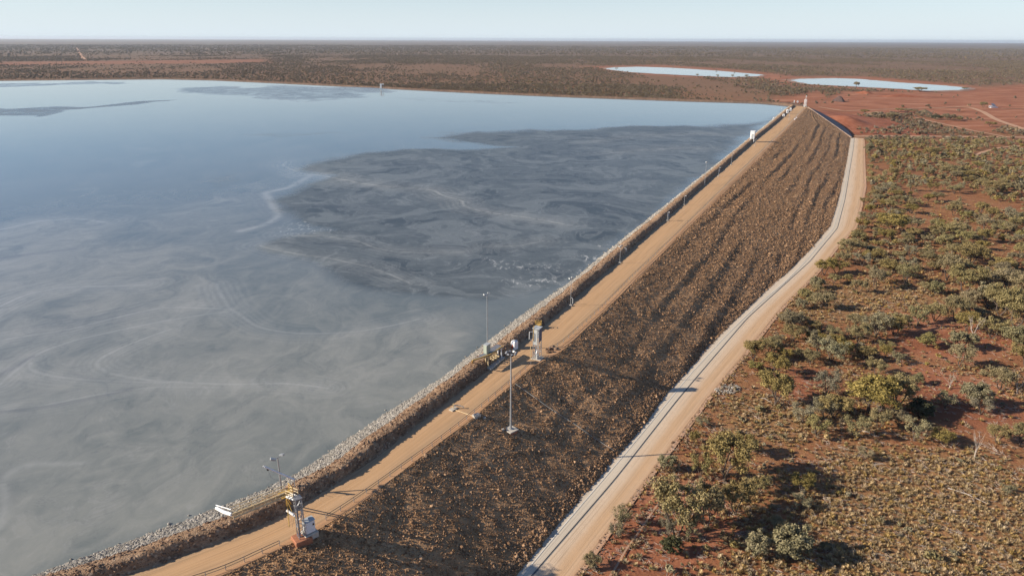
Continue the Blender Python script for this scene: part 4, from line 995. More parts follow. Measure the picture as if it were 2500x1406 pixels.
# structures at the far end of the crest
def far_tank(x, y, w, h_, lab, z=.5, name='pump_shed', cat='shed'):
    p = at(x, y, z); s_ = pxsize(p); rt_ = empty(name, p, rz2, label=lab, cat=cat)
    MB().box((0, 0, h_ * s_ / 2), (w * s_, w * s_ * .8, h_ * s_)).build('walls', WHITE, rt_); MB().box((0, 0, h_ * s_ + .06), (w * s_ * 1.1, w * s_ * .9, .14)).build('roof', PANELG, rt_); MB().box((-w * s_ * .52, 0, h_ * s_ * .45), (.08, w * s_ * .3, h_ * s_ * .7)).build('door', BLUEG, rt_)
far_tank(1888, 293, 3.2, 6, 'smallest white shed at the water edge below the far end of the crest')
far_tank(1913, 285, 6, 6, 'middle white shed on the berm near the far end of the crest')
far_tank(1922, 277, 6, 9, 'white shed with dark openings beside the thin mast at the far end of the crest')
far_tank(1930, 271, 5, 7, 'upper white shed next to the road at the far end of the crest')
far_tank(1939, 251, 2.4, 5, 'tiny white box on the far bank left of the end tower', 0)
far_tank(1947, 251, 4, 4, 'low pale box on the far bank beside the end tower', 0)
p = at(1907, 280, 0); light_pole(p, hgt(p, 266), 'white lamp post on the water side of the far sheds', r=.16, base=None, group='far lamp posts')
p = at(1926, 294, 0); root = light_pole(p, hgt(p, 274), 'dark thin mast with a long shadow standing on the far road', arms=0, r=.17, group='far lamp posts')
p = at(1940, 293, 0); root = empty('barrier', p, rz2, label='white leaning barrier on the far road edge beyond the thin mast', cat='barrier')
MB().tube((0, 0, 0), (16, 0, 1.2), .2).build('boom', WHITE, root); MB().box((0, 0, .6), (.8, .8, 1.2)).build('post', WHITE, root); MB().box((16, 0, .5), (.5, .5, 1.0)).build('rest', WHITE, root)
p = at(1965, 262, 0); root = empty('lattice_tower', p, label='small white lattice tower on the corner at the far end of the dam', cat='tower')
hE = hgt(p, 243); lattice(None, root, hE, .9, .4, WHITE, .1, .15, 4); MB().tube((0, 0, hE), (0, 0, hE + 4), .14).build('top_mast', WHITE, root); MB().box((.3, 0, hE + 3.4), (1.0, .5, .8)).build('antenna', WHITE, root)
p = at(930, 214.5, -.5); sz = pxsize(p); root = empty('intake_tower', p, label='white intake tower with a bracket on the far shore of the tailings lake', cat='tower')
MB().box((0, 0, 2.2), (2.4, 2.0, 6.2)).build('shaft', WHITE, root); MB().box((2.0, 0, 5.0), (5.4, 2.2, 1.0)).build('platform', WHITE, root); MB().tube((3.6, 0, -2), (3.6, 0, 4.6), .25).build('leg', PANELG, root)
# far right: pale sheet metal shed and its fence
p = atg(2422, 263.5); s_ = pxsize(p); root = empty('field_shed', p, .15, label='low white field shed with a dark leaning roof beside a lone tree on red ground', cat='shed')
MB().box((0, 0, 1.4), (13 * s_, 4.5, 2.8)).build('walls', WHITE, root); MB().box((4.0 * s_, -.1, .6), (16 * s_, 4.9, 1.2)).build('side_bay', WHITE, root)
r_ = MB(); r_.add([(-4 * s_, -3, 2.8), (5 * s_, -3, 2.8), (6 * s_, 3, 5.2), (-1 * s_, 3, 5.2), (-4 * s_, -3, 3.0), (5 * s_, -3, 3.0), (6 * s_, 3, 5.4), (-1 * s_, 3, 5.4)], [(0, 3, 2, 1), (4, 5, 6, 7), (0, 1, 5, 4), (1, 2, 6, 5), (2, 3, 7, 6), (3, 0, 4, 7)]); r_.build('roof', BLUEG, root)

# earth piles on the red ground
def earth_pile(x, y, w, h_, d_, lab, mat=REDM, seed=0):
    p = atg(x, y); s_ = pxsize(p); W_ = w * s_; n_ = 26; g = np.linspace(-1, 1, n_); U_, V_ = np.meshgrid(g, g, indexing='ij'); R_ = np.hypot(U_, V_) * (.8 + .5 * fbm(np.arctan2(V_, U_) * 1.2 + seed, U_ * 0, 2, seed))
    Z_ = np.clip(1 - R_, 0, 1) ** .8 * h_ * s_ * (.75 + .5 * fbm(U_ * 2 + seed, V_ * 2, 3, seed)); Z_ = np.where(R_ < 1, Z_, -.4)
    V3 = np.stack([U_ * W_ / 2, V_ * d_ / 2, Z_ - .2], -1).reshape(-1, 3)
    o = link('earth_pile', np_mesh('earth_pile', V3, gridfaces(n_, n_), mat, False), label=lab, cat='earth pile', group='earth piles on the cleared red ground'); o.location = p
earth_pile(2049, 248, 26, 14, 30, 'steep dark sided earth pile standing alone left on the cleared red ground', plain('dark_fill_earth', (.075, .045, .038), .95, 0, .4, .5), seed=3)
earth_pile(2140, 281, 44, 9, 34, 'broad brown earth pile partly grown over in front of the red ground', BERMM, 5)
earth_pile(2257, 276, 38, 9, 26, 'rounded grey green earth pile with a dark foot in the middle of the red ground', plain('grown_over_earth', (.12, .085, .045), .95, 0, .4, .3), 9)
earth_pile(2110, 228, 40, 6, 40, 'low long red earth pile behind the steep one, nearest the pond', seed=12)
earth_pile(2200, 236, 120, 6, 26, 'long low red earth bank along the back of the cleared ground', seed=15)
# ================================================================== ROCKS
def grid_points(V, n, weight=None, seed=0):
    rg = np.random.default_rng(seed); a = V[:-1, :-1]; b_ = V[1:, :-1]; d_ = V[:-1, 1:]
    ar = np.linalg.norm(np.cross(b_ - a, d_ - a), axis=-1)
    if weight is not None: ar = ar * weight[:-1, :-1]
    pr = ar.ravel() / ar.sum(); k = rg.choice(pr.size, n, p=pr); i, j = np.unravel_index(k, ar.shape)
    u, w_ = rg.random((2, n)); c4 = V[i, j] * ((1 - u) * (1 - w_))[:, None] + V[i + 1, j] * (u * (1 - w_))[:, None] + V[i, j + 1] * ((1 - u) * w_)[:, None] + V[i + 1, j + 1] * (u * w_)[:, None]
    return c4
rk = lambda mt, k, s0=0, sub=1: [rock('rock', mt, s0 + i, sub) for i in range(k)]
Yg = slopeV[..., 1]
wgt = np.where(Yg < 60, .15, np.exp(-np.clip(Yg - 110, 0, None) / 210)) * (.35 + 1.3 * fbm(slopeV[..., 0] / 6, slopeV[..., 1] / 6, 3, 99))
pt = grid_points(slopeV, 120000, wgt, 1); pt[:, 2] += .10; sc = np.random.default_rng(5).lognormal(-1.62, .5, len(pt)); sc = np.clip(sc, .10, 1.1) * np.clip(pt[:, 1] / 190, .92, 1.7)
scatter('slope_rocks', pt, sc, rk(ROCKB, 7, 10), 'brown broken rock covering the dry face of the dam', tilt=.7)
# coarse rock along the toe
wt = np.zeros_like(Yg); wt[:, 88:98] = 1; wt *= np.exp(-np.clip(Yg - 130, 0, None) / 90) * (Yg > 60)
pt = grid_points(slopeV, 5200, wt, 2); scatter('toe_rocks', pt, np.clip(np.random.default_rng(6).lognormal(-.85, .38, len(pt)), .2, 1.1), rk(ROCKB, 6, 40), 'coarser rocks piled along the toe of the dam', tilt=.7)
wr = np.exp(-np.clip(ripV[..., 1] - 140, 0, None) / 130) * (ripV[..., 1] > 55) * (ripV[..., 2] > WZ - .5)
pt = grid_points(ripV, 24000, wr, 3); scatter('riprap_rocks', pt, np.clip(np.random.default_rng(7).lognormal(-.85, .34, len(pt)), .22, 1.0) * np.clip(pt[:, 1] / 170, .95, 1.8), rk(ROCKG, 7, 60), 'grey riprap stones above the waterline', tilt=.7)
wr = np.exp(-np.clip(bermV[..., 1] - 140, 0, None) / 120) * (bermV[..., 1] > 55) * (bermV[..., 2] > .05)
pt = grid_points(bermV, 9000, wr, 4); scatter('berm_rocks', pt, np.clip(np.random.default_rng(8).lognormal(-1.2, .45, len(pt)), .14, .9), rk(ROCKT, 6, 80), 'tan stones on the berm beside the crest road', tilt=.7)
# few stones lying in the water edge
rg = np.random.default_rng(21); ii = rg.integers(0, len(wl), 140); ii = ii[wl[ii, 1] < 330]
o4 = wl[ii] + normals(wl)[1][ii] * rg.uniform(-.2, 1.1, (len(ii), 1)); scatter('shore_stones', np.c_[o4, np.full(len(ii), WZ + .05)], rg.uniform(.3, .8, len(ii)), rk(ROCKG, 4, 120), 'stones standing in the shallow water', tilt=.5)

# ================================================================== TREES
KINDS = {}
def kindset(key, mat, kind, n, h, w, dens=1.0, leaf=.17, s0=0): KINDS[key] = [(*tree_meshes(s0 + i, h, w, dens, kind, mat, leaf), h, w) for i in range(n)]
kindset('olive', LEAF, 'mulga', 6, 7, 7, 1.35, .17, 200); kindset('grey', LEAFG, 'sparse', 4, 6, 6, 1.2, .15, 300); kindset('bright', LEAFB, 'round', 3, 5, 5, 1.1, .17, 400)
kindset('dark', LEAFD, 'round', 1, 3, 3.4, 1.0, .14, 500); kindset('yellow', LEAFB, 'sparse', 2, 5, 4.5, .8, .15, 600); kindset('tall', LEAF, 'single', 2, 8, 5, .9, .16, 700); kindset('bare', DEADW, 'dead', 3, 6, 5, 0, 0, 800)
TREES = []
def plant(p, h, w, key, label, group=None, cat='tree', name=None):
    k = random.randrange(len(KINDS[key])); tr, cr, h0, w0 = KINDS[key][k]
    nm = name or {'bare': 'dead_tree', 'dark': 'round_bush', 'bright': 'leafy_tree'}.get(key, 'mulga_tree')
    root = empty(nm, p, random.uniform(0, 6.28), label=label, cat=cat, group=group); root.scale = (w / w0, w / w0, h / h0)
    link('trunk', tr, root)
    if cr: link('crown', cr, root)
    TREES.append((p[0], p[1], w)); return root
def plant_px(x, y, hpx, wpx, key, label, group=None, **k):
    p = atg(x, y); s_ = pxsize(p); return plant(p, hpx * s_ / .93, wpx * s_ * 1.08, key, label, group, **k)
NEAR = [
 (1891, 988, 84, 85, 'olive', 'olive tree with a forked trunk right of the pale rubble by the toe road'),
 (2018, 968, 63, 68, 'grey', 'grey green airy tree on a red clearing right of the forked tree by the rubble'),
 (1770, 1174, 119, 112, 'olive', 'large spreading mulga tree near the road whose trunk leans over bare red soil'),
 (1819, 1112, 54, 52, 'olive', 'small olive tree just behind the right of the large spreading mulga'),
 (1628, 1148, 41, 38, 'bright', 'small bright green tree on the toe road verge crossed by the mast shadow'),
 (1709, 1168, 62, 42, 'yellow', 'thin yellowish sapling left of the large spreading mulga trunk'),
 (1649, 1310, 147, 105, 'olive', 'tallest near mulga tree with a pale green top, close to the toe road'),
 (1723, 1285, 115, 74, 'olive', 'mulga tree with a bent trunk right of the tallest near mulga'),
 (1795, 1253, 88, 72, 'olive', 'dark trunked mulga tree with a round crown at the edge of the long black shadow'),
 (1678, 1320, 94, 52, 'yellow', 'sparse thin stemmed tree between the two tallest near mulgas'),
 (1631, 1308, 52, 42, 'grey', 'short twiggy grey tree at the foot of the tallest near mulga'),
 (1849, 1208, 48, 46, 'olive', 'small olive tree on tussock grass right of the dark trunked mulga'),
 (1957, 1030, 46, 52, 'grey', 'bare looking grey shrub tree left of the dark thicket'),
 (2036, 1020, 56, 72, 'olive', 'dark olive tree in the middle of the shaded thicket'),
 (2011, 1021, 50, 54, 'grey', 'grey leafed tree at the left of the shaded thicket'),
 (1993, 1064, 50, 44, 'yellow', 'orange yellow bush tree in front of the shaded thicket'),
 (2087, 1066, 54, 58, 'grey', 'pale grey fan shaped shrub tree with bare twigs in front of the thicket'),
 (1637, 1350, 40, 46, 'dark', 'dark green round bush at the foot of the near mulgas'),
 (1518, 1290, 58, 52, 'grey', 'grey green bush on the toe road verge at the bottom'),
 (1502, 1312, 32, 36, 'grey', 'smaller grey bush in front of the verge bush at the bottom'),
 (1445, 1385, 36, 40, 'olive', 'low olive bush on the road verge at the bottom edge'),
 (1845, 1358, 62, 56, 'bright', 'yellow green bushy tree left of the pair at the bottom'),
 (1928, 1362, 80, 92, 'bright', 'dense bright green bushy tree right of the pair at the bottom'),
 (1957, 1200, 48, 50, 'olive', 'olive tree standing in the broad shadow patch on the tussock grass'),
 (2011, 1344, 26, 18, 'bright', 'tiny bright sapling right of the dense bright bushy tree'),
 (1694, 1082, 30, 26, 'olive', 'small sapling on the verge beyond the bright green tree'),
 (1712, 1040, 20, 30, 'grey', 'low grey bush on the verge below the tower shadow tip'),
 (2127, 1014, 98, 118, 'olive', 'wide tan topped mulga with bare forked branches, biggest of the middle row'),
 (2188, 998, 82, 76, 'olive', 'tan green mulga joined to the right of the wide forked mulga'),
 (2246, 1019, 42, 58, 'dark', 'dark green bushy tree right of the middle row'),
 (2145, 1048, 52, 42, 'olive', 'narrow olive tree in front of the wide forked mulga'),
 (2231, 1074, 56, 46, 'yellow', 'slender tree with an orange tinted crown below the dark green bushy tree'),
 (2379, 994, 62, 64, 'bright', 'green tree on open red soil at the right, left of a taller pair'),
 (2443, 954, 56, 62, 'olive', 'olive tree with dark stems behind the green tree on red soil'),
 (2393, 1010, 42, 48, 'grey', 'grey twiggy shrub in front of the green tree on red soil'),
 (2307, 998, 42, 42, 'grey', 'grey sapling alone on the red soil with a long shadow'),
 (2490, 1088, 62, 50, 'grey', 'pale tree with a thin dark trunk at the right frame edge'),
 (2433, 1082, 46, 54, 'olive', 'olive shrub tree left of the pale right edge tree'),
 (2192, 1042, 45, 46, 'olive', 'crooked olive tree between the middle row and the tussock field'),
 (2238, 937, 26, 30, 'bright', 'small bright bush on red soil behind the middle row'),
 (2483, 960, 64, 44, 'bare', 'tall leafless tree on red soil at the right edge'),
 (2317, 948, 42, 36, 'bare', 'thin bare tree standing alone on the red clearing'),
 (2460, 1207, 22, 32, 'yellow', 'low orange yellow bush on the tussock field at the right'),
 (2260, 1010, 30, 34, 'olive', 'small olive bush hugging the dark green bushy tree'),
 (2379, 1118, 80, 40, 'bare', 'leaning bleached dead tree with a forked top'),
 (2110, 1120, 28, 34, 'olive', 'short olive shrub at the top edge of the tussock field'),
 (2300, 1085, 36, 50, 'olive', 'low wide olive shrub left of the leaning dead tree'),
 (1900, 1290, 26, 40, 'olive', 'low shrub inside the long black shadow'),
 (1955, 1240, 30, 44, 'grey', 'grey low shrub at the right end of the broad shadow patch'),
 (2068, 628, 46, 48, 'olive', 'dark olive tree touching the outer bend of the toe road'),
 (2013, 671, 38, 48, 'olive', 'rounded dark tree where the toe road straightens'),
 (2041, 668, 34, 42, 'olive', 'olive tree tucked behind the rounded dark tree at the road'),
 (1994, 704, 27, 34, 'bright', 'green verge bush below the rounded dark tree'),
 (1966, 727, 20, 36, 'bright', 'lowest green verge bush beside the toe road'),
 (2092, 586, 26, 28, 'olive', 'small verge tree at the top of the road bend'),
 (2121, 545, 26, 42, 'yellow', 'yellowish wide bush at the edge of the road above the bend'),
 (2113, 504, 22, 26, 'olive', 'small olive tree at the straight stretch of toe road'),
 (2121, 371, 20, 24, 'bright', 'green shrub at the far end of the toe road'),
 (2096, 715, 32, 34, 'olive', 'small tree with a forked stem on red soil above the pale grass'),
 (2135, 703, 50, 44, 'olive', 'tall stemmed tree on red soil above the pale grass'),
 (2178, 571, 46, 74, 'olive', 'wide pale crowned tree in the middle of the bush'),
 (2170, 676, 44, 46, 'olive', 'leaning mulga tree in the row above the pale grass'),
 (2209, 692, 50, 52, 'grey', 'grey crowned tree in the row above the pale grass'),
 (2311, 684, 60, 54, 'olive', 'taller tree with an upright trunk right of the row above the pale grass'),
 (2354, 715, 66, 70, 'olive', 'big spreading tree with dark forked limbs right of the row'),
 (2283, 719, 32, 34, 'bright', 'small round tree with a black shadow below the row'),
 (2256, 714, 26, 28, 'olive', 'smallest tree of the row with a black shadow'),
 (2330, 784, 62, 54, 'olive', 'olive tree on open red soil with two thin stems'),
 (2373, 825, 64, 40, 'bare', 'tall bare tree with a few twigs on the red soil at the right'),
 (2137, 821, 62, 60, 'grey', 'grey brown mulga with a dark fork below the pale grass'),
 (2096, 837, 46, 52, 'olive', 'olive tree with one leaning stem below the pale grass'),
 (2182, 817, 44, 54, 'olive', 'olive tree right of the grey brown mulga below the pale grass'),
 (2260, 845, 30, 42, 'bright', 'bright low bush on dark red soil'),
 (2346, 852, 42, 60, 'bright', 'wide bright bush tree on dark red soil'),
 (2240, 794, 46, 44, 'yellow', 'yellowish tree on red soil behind the bright low bush'),
 (2322, 430, 26, 46, 'olive', 'broad dark tree with a long shadow in the upper bush'),
 (2271, 383, 22, 32, 'olive', 'dark round tree in the uppermost bush'),
 (2421, 473, 30, 52, 'olive', 'broad dark tree in the upper right of the bush'),
 (2370, 645, 46, 68, 'olive', 'wide olive tree right of the middle of the bush'),
 (2478, 800, 92, 88, 'olive', 'largest tree of the dense grove at the right edge'),
 (2440, 770, 74, 70, 'olive', 'left tree of the dense grove at the right edge'),
 (2408, 752, 60, 48, 'bright', 'bright front tree of the dense grove at the right edge'),
 (2496, 730, 70, 70, 'olive', 'back tree of the dense grove at the right edge'),
 (2455, 716, 62, 64, 'tall', 'tall back tree left in the dense grove'),
 (2420, 826, 50, 60, 'olive', 'front olive tree below the dense grove'),
 (2484, 850, 56, 66, 'bright', 'bright tree in front of the dense grove at the frame edge'),
 (1996, 860, 46, 52, 'grey', 'pale twiggy tree on the grass slope beside the toe road'),
 (2040, 846, 30, 40, 'olive', 'small olive tree on the grass slope beside the pale twiggy tree'),
 (1890, 846, 24, 30, 'grey', 'little grey bush next to the toe road kerb')]
for x, y, h_, w_, key, lab in NEAR:
    plant_px(x, y, h_, w_, key, lab, 'trees and shrubs of the red bush', cat='bush' if ('bush' in lab.split(' ')[1:6] and 'bushy' not in lab) or 'shrub' in lab else 'tree')
FARLONE = [(2090, 214, 13, 15, 'olive', 'lone round tree standing in front of the right pond'), (2245, 224, 10, 26, 'olive', 'low wide tree on the near shore of the right pond'), (2355, 219, 5, 16, 'olive', 'small dark bush at the right tip of the right pond'),
 (1702, 187, 6, 7, 'olive', 'small dark tree at the near shore of the left pond, leftmost of four'), (1752, 188, 5, 8, 'olive', 'second tree along the near shore of the left pond'), (1788, 189, 6, 8, 'olive', 'third tree along the near shore of the left pond'), (1822, 189, 6, 9, 'olive', 'rightmost tree along the near shore of the left pond'), (1505, 171, 5, 6, 'olive', 'tiny tree at the left tip of the left pond'),
 (2400, 263, 13, 18, 'olive', 'lone olive tree left of the white field shed'), (2175, 290, 14, 26, 'olive', 'wide tree in the scrub strip below the red ground'), (2315, 294, 15, 28, 'olive', 'dark spreading tree on the red ground below the pale tracks'), (2285, 292, 10, 20, 'dark', 'dark bush left of the spreading tree on the red ground'), (2340, 296, 9, 13, 'olive', 'small tree right of the spreading tree on the red ground'),
 (2418, 310, 12, 22, 'olive', 'tree beside the pale curved track'), (2042, 298, 12, 16, 'grey', 'grey tree close to the lower half of the dam end'), (2196, 274, 9, 22, 'olive', 'bush in the hedge on the red ground, left one'), (2214, 275, 9, 22, 'olive', 'bush in the hedge on the red ground, middle one'), (2229, 276, 8, 18, 'olive', 'bush in the hedge on the red ground, right one'), (2110, 277, 9, 22, 'olive', 'long grey green bush beside the overgrown earth pile')]
for x, y, h_, w_, key, lab in FARLONE: plant_px(x, y, h_, w_, key, lab, 'lone trees on the plain beyond the dam', cat='tree' if 'bush' not in lab else 'bush')

road_poly = np.vstack([E_, rrG[::-1]]); dam_poly = road_poly
ramp_poly = G2([(1960, 268), (2078, 342), (2112, 340), (2075, 300), (2030, 282), (2010, 262), (1985, 255)])
def blocked(X, Y, pad=0):
    b_ = inside(X, Y, lakePoly) | inside(X, Y, dam_poly) | inside(X, Y, ramp_poly) | (dist_poly(X, Y, rrG) < 1.0 + pad) | (dist_poly(X, Y, farc) < 12)
    for P in PONDS: b_ |= inside(X, Y, P) | (dist_poly(X, Y, P, True) < 3)
    for k, P in enumerate(TRACKS): b_ |= dist_poly(X, Y, P) < (12 if k < 4 else 4) + pad
    return b_
ZONE = G2([(2112, 343), (2112, 480), (2098, 565), (2040, 650), (1990, 715), (1900, 800), (1830, 890), (1790, 960), (2620, 960), (3050, 960), (3050, 343)])
rg = np.random.default_rng(77); lo_, hi_ = ZONE.min(0), ZONE.max(0); C_ = rg.uniform(lo_, hi_, (32000, 2)); C_ = C_[inside(C_[:, 0], C_[:, 1], ZONE)]
C_ = C_[~blocked(C_[:, 0], C_[:, 1], 1.5)]
dn = fbm(C_[:, 0] / 26, C_[:, 1] / 26, 4, 71); pl_ = mask(C_[:, 0], C_[:, 1], PALE, .01); br_ = mask(C_[:, 0], C_[:, 1], BARE, .01)
C_ = C_[rg.random(len(C_)) < np.clip((dn - .33) * 3.2, .06, 1) * (1 - .85 * pl_) * (1 - .6 * br_)]
acc = list(TREES); out = []
A_xy = np.array([[a[0], a[1]] for a in acc]); A_w = np.array([a[2] for a in acc])
for c0 in C_:
    w_ = rg.uniform(2.8, 7.4) * (1 if rg.random() > .25 else .6); d_ = np.hypot(A_xy[:, 0] - c0[0], A_xy[:, 1] - c0[1])
    if (d_ < (A_w + w_) * .36).any(): continue
    A_xy = np.vstack([A_xy, c0]); A_w = np.r_[A_w, w_]; out.append((c0[0], c0[1], w_))
    if len(out) > 3400: break
def offframe(x, y):
    q_ = np.array([x, y, float(gz(y)) - H]); return PW / 2 + F * (q_ @ RT) / (q_ @ FWD) > 2515
out.sort(key=lambda q_: (offframe(q_[0], q_[1]), -q_[2] * .5 / math.hypot(q_[0], q_[1]))); N_IND = 185
ZL = {'olive': 'olive mulga among the scattered trees of the red bush right of the toe road', 'grey': 'greyish airy tree among the scattered trees right of the toe road', 'bright': 'brighter green rounded tree among the scattered trees right of the toe road', 'yellow': 'thin yellowish tree among the scattered trees right of the toe road', 'tall': 'taller single stemmed tree among the scattered trees right of the toe road'}
for k, (x, y, w_) in enumerate(out[:N_IND]):
    key = random.choices(['olive', 'grey', 'bright', 'yellow', 'tall'], [68, 19, 4, 5, 4])[0]
    plant((x, y, float(gz(y)) - .05), w_ * rg.uniform(.72, 1.0), w_, key, ZL[key], 'scattered ' + key + ' trees of the red bush')
# the rest of the bush, and the scrub of the plain
B1 = [bush_mesh(900 + i, LEAF if i % 3 else LEAFG, 8, 42, .095, hgt=.8) for i in range(6)]
rest_ = np.array(out[N_IND:])
scatter('bush_trees', np.c_[rest_[:, :2], gz(rest_[:, 1])], rest_[:, 2] * .78, B1, 'smaller olive trees filling the red bush behind the nearer ones')
B2 = [bush_mesh(950 + i, SCRUBM, 6, 20, .13, hgt=.7) for i in range(5)]; B3 = [bush_mesh(980 + i, SCRUBM, 4, 9, .2, hgt=.6) for i in range(4)]
def wedge(n, r0, r1, seed, tmax=43):
    rg = np.random.default_rng(seed); r_ = np.sqrt(rg.uniform(r0 * r0, r1 * r1, n)); a_ = np.radians(rg.uniform(-tmax, tmax, n)); return np.c_[r_ * np.sin(a_), r_ * np.cos(a_)]
def scrub(name, n, r0, r1, seed, smin, smax, protos, label, thr=.36):
    Q = wedge(n, r0, r1, seed); Q = Q[~blocked(Q[:, 0], Q[:, 1])]; Q = Q[~(inside(Q[:, 0], Q[:, 1], ZONE))]
    rg = np.random.default_rng(seed + 1); dn = fbm(Q[:, 0] / 190, Q[:, 1] / 420, 5, 171); b_ = mask(Q[:, 0], Q[:, 1], BARE, .012)
    near_shore = np.clip(1.25 - dist_poly(Q[:, 0], Q[:, 1], farc) / 420, 0, 1) * (Q[:, 0] < 260)
    pr = np.clip(np.clip((dn - thr) * 6, .05, 1) + near_shore * .8, 0, 1) * (1 - .99 * b_); Q = Q[rg.random(len(Q)) < pr]
    scatter(name, np.c_[Q, gz(Q[:, 1]) - .1], rg.uniform(smin, smax, len(Q)) * rg.uniform(.7, 1.25, len(Q)), protos, label)
scrub('plain_scrub', 42000, 480, 1500, 31, 2.6, 5.2, B2, 'grey olive scrub covering the plain beyond the lake and dam', .34)
scrub('distant_scrub', 95000, 1500, 4200, 33, 3.4, 6.5, B3, 'distant grey brown scrub fading towards the horizon')
scrub('horizon_scrub', 42000, 4200, 10000, 35, 7, 15, B3, 'horizon belt of dark scrub far out on the plain', .30)
# low shrubs and tussock grass
def bushland(n, seed, ymax, falloff):
    rg = np.random.default_rng(seed); Q = np.c_[rg.uniform(0, 260, n), rg.uniform(62, ymax, n)]; Q = Q[np.abs(np.arctan2(Q[:, 0], Q[:, 1])) < .92]
    Q = Q[~(inside(Q[:, 0], Q[:, 1], dam_poly))]; Q = Q[(dist_poly(Q[:, 0], Q[:, 1], rrG) > .6)]
    k = np.array([np.argmin(np.abs(rrG[:, 1] - y)) for y in Q[:, 1]]); Q = Q[Q[:, 0] > rrG[k, 0]]
    return Q[rg.random(len(Q)) < np.exp(-np.clip(Q[:, 1] - 110, 0, None) / falloff)], rg
Q, rg = bushland(240000, 41, 420, 85)
dn = fbm(Q[:, 0] / 13, Q[:, 1] / 13, 4, 201); pl_ = mask(Q[:, 0], Q[:, 1], PALE, .05); br_ = mask(Q[:, 0], Q[:, 1], BARE, .02)
Q = Q[rg.random(len(Q)) < np.clip(.20 + (dn - .36) * 2.0 + .75 * pl_, .04, 1) * (1 - .62 * br_ * (1 - pl_))]
T_S = [tussock_mesh(1000 + i, SPIN) for i in range(5)]
scatter('tussock_grass', np.c_[Q, gz(Q[:, 1]) + .02], np.clip(rg.lognormal(-.24, .38, len(Q)), .35, 1.6) * np.clip(Q[:, 1] / 190, .9, 1.5), T_S, 'pale spinifex tussock grass on red soil', tilt=.15)
Q, rg = bushland(9000, 43, 420, 150); dn = fbm(Q[:, 0] / 17, Q[:, 1] / 17, 4, 231); Q = Q[rg.random(len(Q)) < np.clip((dn - .34) * 3, .08, 1)]
B4 = [bush_mesh(1100 + i, (LEAFG, LEAF, SPIN)[i % 3], 7, 26, .13, hgt=.62) for i in range(6)]
scatter('low_shrubs', np.c_[Q, gz(Q[:, 1])], np.clip(rg.lognormal(-.1, .4, len(Q)), .45, 2.2), B4, 'knee high grey green shrubs between the trees')
# litter: twigs and pale stones on the red soil
tw = []
for s_ in range(4):
    r_ = random.Random(s_); mb_ = MB()
    for k in range(5):
        a_ = r_.uniform(0, 6.28); l_ = r_.uniform(.3, .9); x_, y_ = r_.uniform(-.4, .4), r_.uniform(-.4, .4); mb_.tube((x_, y_, .04), (x_ + l_ * math.cos(a_), y_ + l_ * math.sin(a_), r_.uniform(.04, .3)), .03, .012, 4)
    tw.append(mb_.mesh('twigs', DEADW))
Q, rg = bushland(24000, 47, 260, 70); scatter('fallen_twigs', np.c_[Q, gz(Q[:, 1]) + .05][:4500], rg.uniform(.5, 1.5, min(4500, len(Q))), tw, 'dry twigs littering the red soil')
# rubble beside the toe road, fallen logs, narrow path
P = gpoly([(1745, 952), (1770, 936), (1800, 940), (1812, 950), (1790, 962), (1755, 964)]); rg = np.random.default_rng(61); Q = rg.uniform(P.min(0), P.max(0), (600, 2)); Q = Q[inside(Q[:, 0], Q[:, 1], P)][:130]
scatter('pale_rubble', np.c_[Q, gz(Q[:, 1]) + .1], rg.uniform(.3, .9, len(Q)), rk(ROCKG, 5, 140), 'pale rubble dumped on the verge of the toe road', tilt=.6)
Pv = resample(rrG[(rrG[:, 1] > 70) & (rrG[:, 1] < 260)], step=.5); nn = normals(Pv)[1]; rg = np.random.default_rng(62); ii = rg.integers(0, len(Pv), 1600); Q = Pv[ii] - nn[ii] * np.abs(rg.normal(.5, 1.1, (len(ii), 1)))
scatter('verge_stones', np.c_[Q, gz(Q[:, 1]) + .06], np.clip(rg.lognormal(-1.2, .4, len(ii)), .12, .8), rk(ROCKT, 5, 160), 'stones and clods along the outer edge of the toe road', tilt=.6)
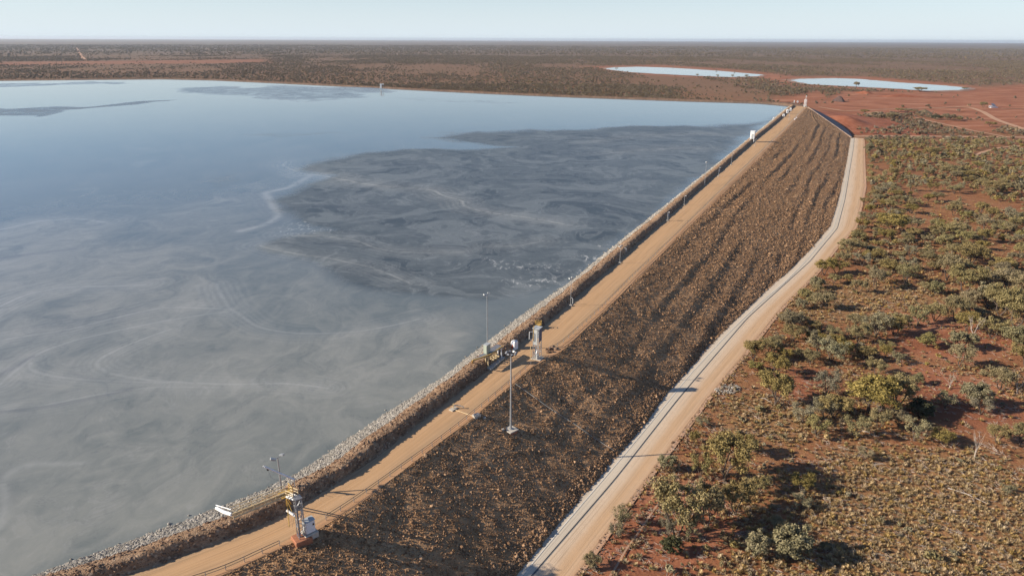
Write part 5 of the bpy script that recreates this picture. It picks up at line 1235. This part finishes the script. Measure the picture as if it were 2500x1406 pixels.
for (a_, b_), lab in [(((2314, 1192), (2411, 1231)), 'long bleached fallen branch lying on the tussock field'), (((1855, 972), (1880, 982)), 'short dead log lying at the foot of the forked tree by the rubble'), (((2105, 1052), (2135, 1066)), 'fallen pale branch beside the fan shaped grey shrub'), (((1960, 1362), (2010, 1385)), 'fallen branch reaching from the dense bright bushy tree at the bottom')]:
    pa, pb = atg(*a_), atg(*b_); r_ = empty('fallen_branch', pa, label=lab, cat='branch', group='fallen branches on the red soil'); d_ = pb - pa
    m_ = MB(); md = d_ * .5 + [0, .25, .35]; m_.tube((0, 0, .1), md, .13, .1, 6); m_.tube(md, d_ + [0, 0, .15], .1, .05, 6); m_.build('bough', DEADW, r_)
    t2 = MB(); t2.tube(md, md + d_ * .3 + np.array([.3, .9, .35]), .05, .02, 5); t2.tube(d_ * .75 + [0, 0, .25], d_ * .95 + np.array([.2, -.7, .4]), .045, .015, 5); t2.build('twig', DEADW, r_)
P = resample(gpoly([(1480, 1420), (1500, 1392), (1530, 1340), (1560, 1300), (1590, 1255), (1606, 1232)]), n=60, smooth=3); t_, n_ = normals(P)
loft_strip('foot_path', P + n_ * .17, P - n_ * .17, gz(P[:, 1]) + .22, gz(P[:, 1]) + .22, plain('pale_path_soil', (.40, .24, .15), .9), 3)

# ---- air
mb_ = MB(); mb_.add([(x, y, z) for z in (-22, 92) for x, y in ((-46500, -46500), (46500, -46500), (46500, 46500), (-46500, 46500))], [(0, 3, 2, 1), (4, 5, 6, 7), (0, 1, 5, 4), (1, 2, 6, 5), (2, 3, 7, 6), (3, 0, 4, 7)])
m = D.materials.new('haze_air'); m.use_nodes = True; nt = m.node_tree
for q_ in list(nt.nodes):
    if q_.type == 'BSDF_PRINCIPLED': nt.nodes.remove(q_)
pv = nt.nodes.new('ShaderNodeVolumePrincipled'); pv.inputs['Color'].default_value = (.78, .86, .97, 1); pv.inputs['Density'].default_value = 3.2e-5; pv.inputs['Anisotropy'].default_value = .2
nt.links.new(pv.outputs[0], [q_ for q_ in nt.nodes if q_.type == 'OUTPUT_MATERIAL'][0].inputs['Volume'])
mb_.build('haze', m, kind='stuff', label='thin blue haze over the plain')
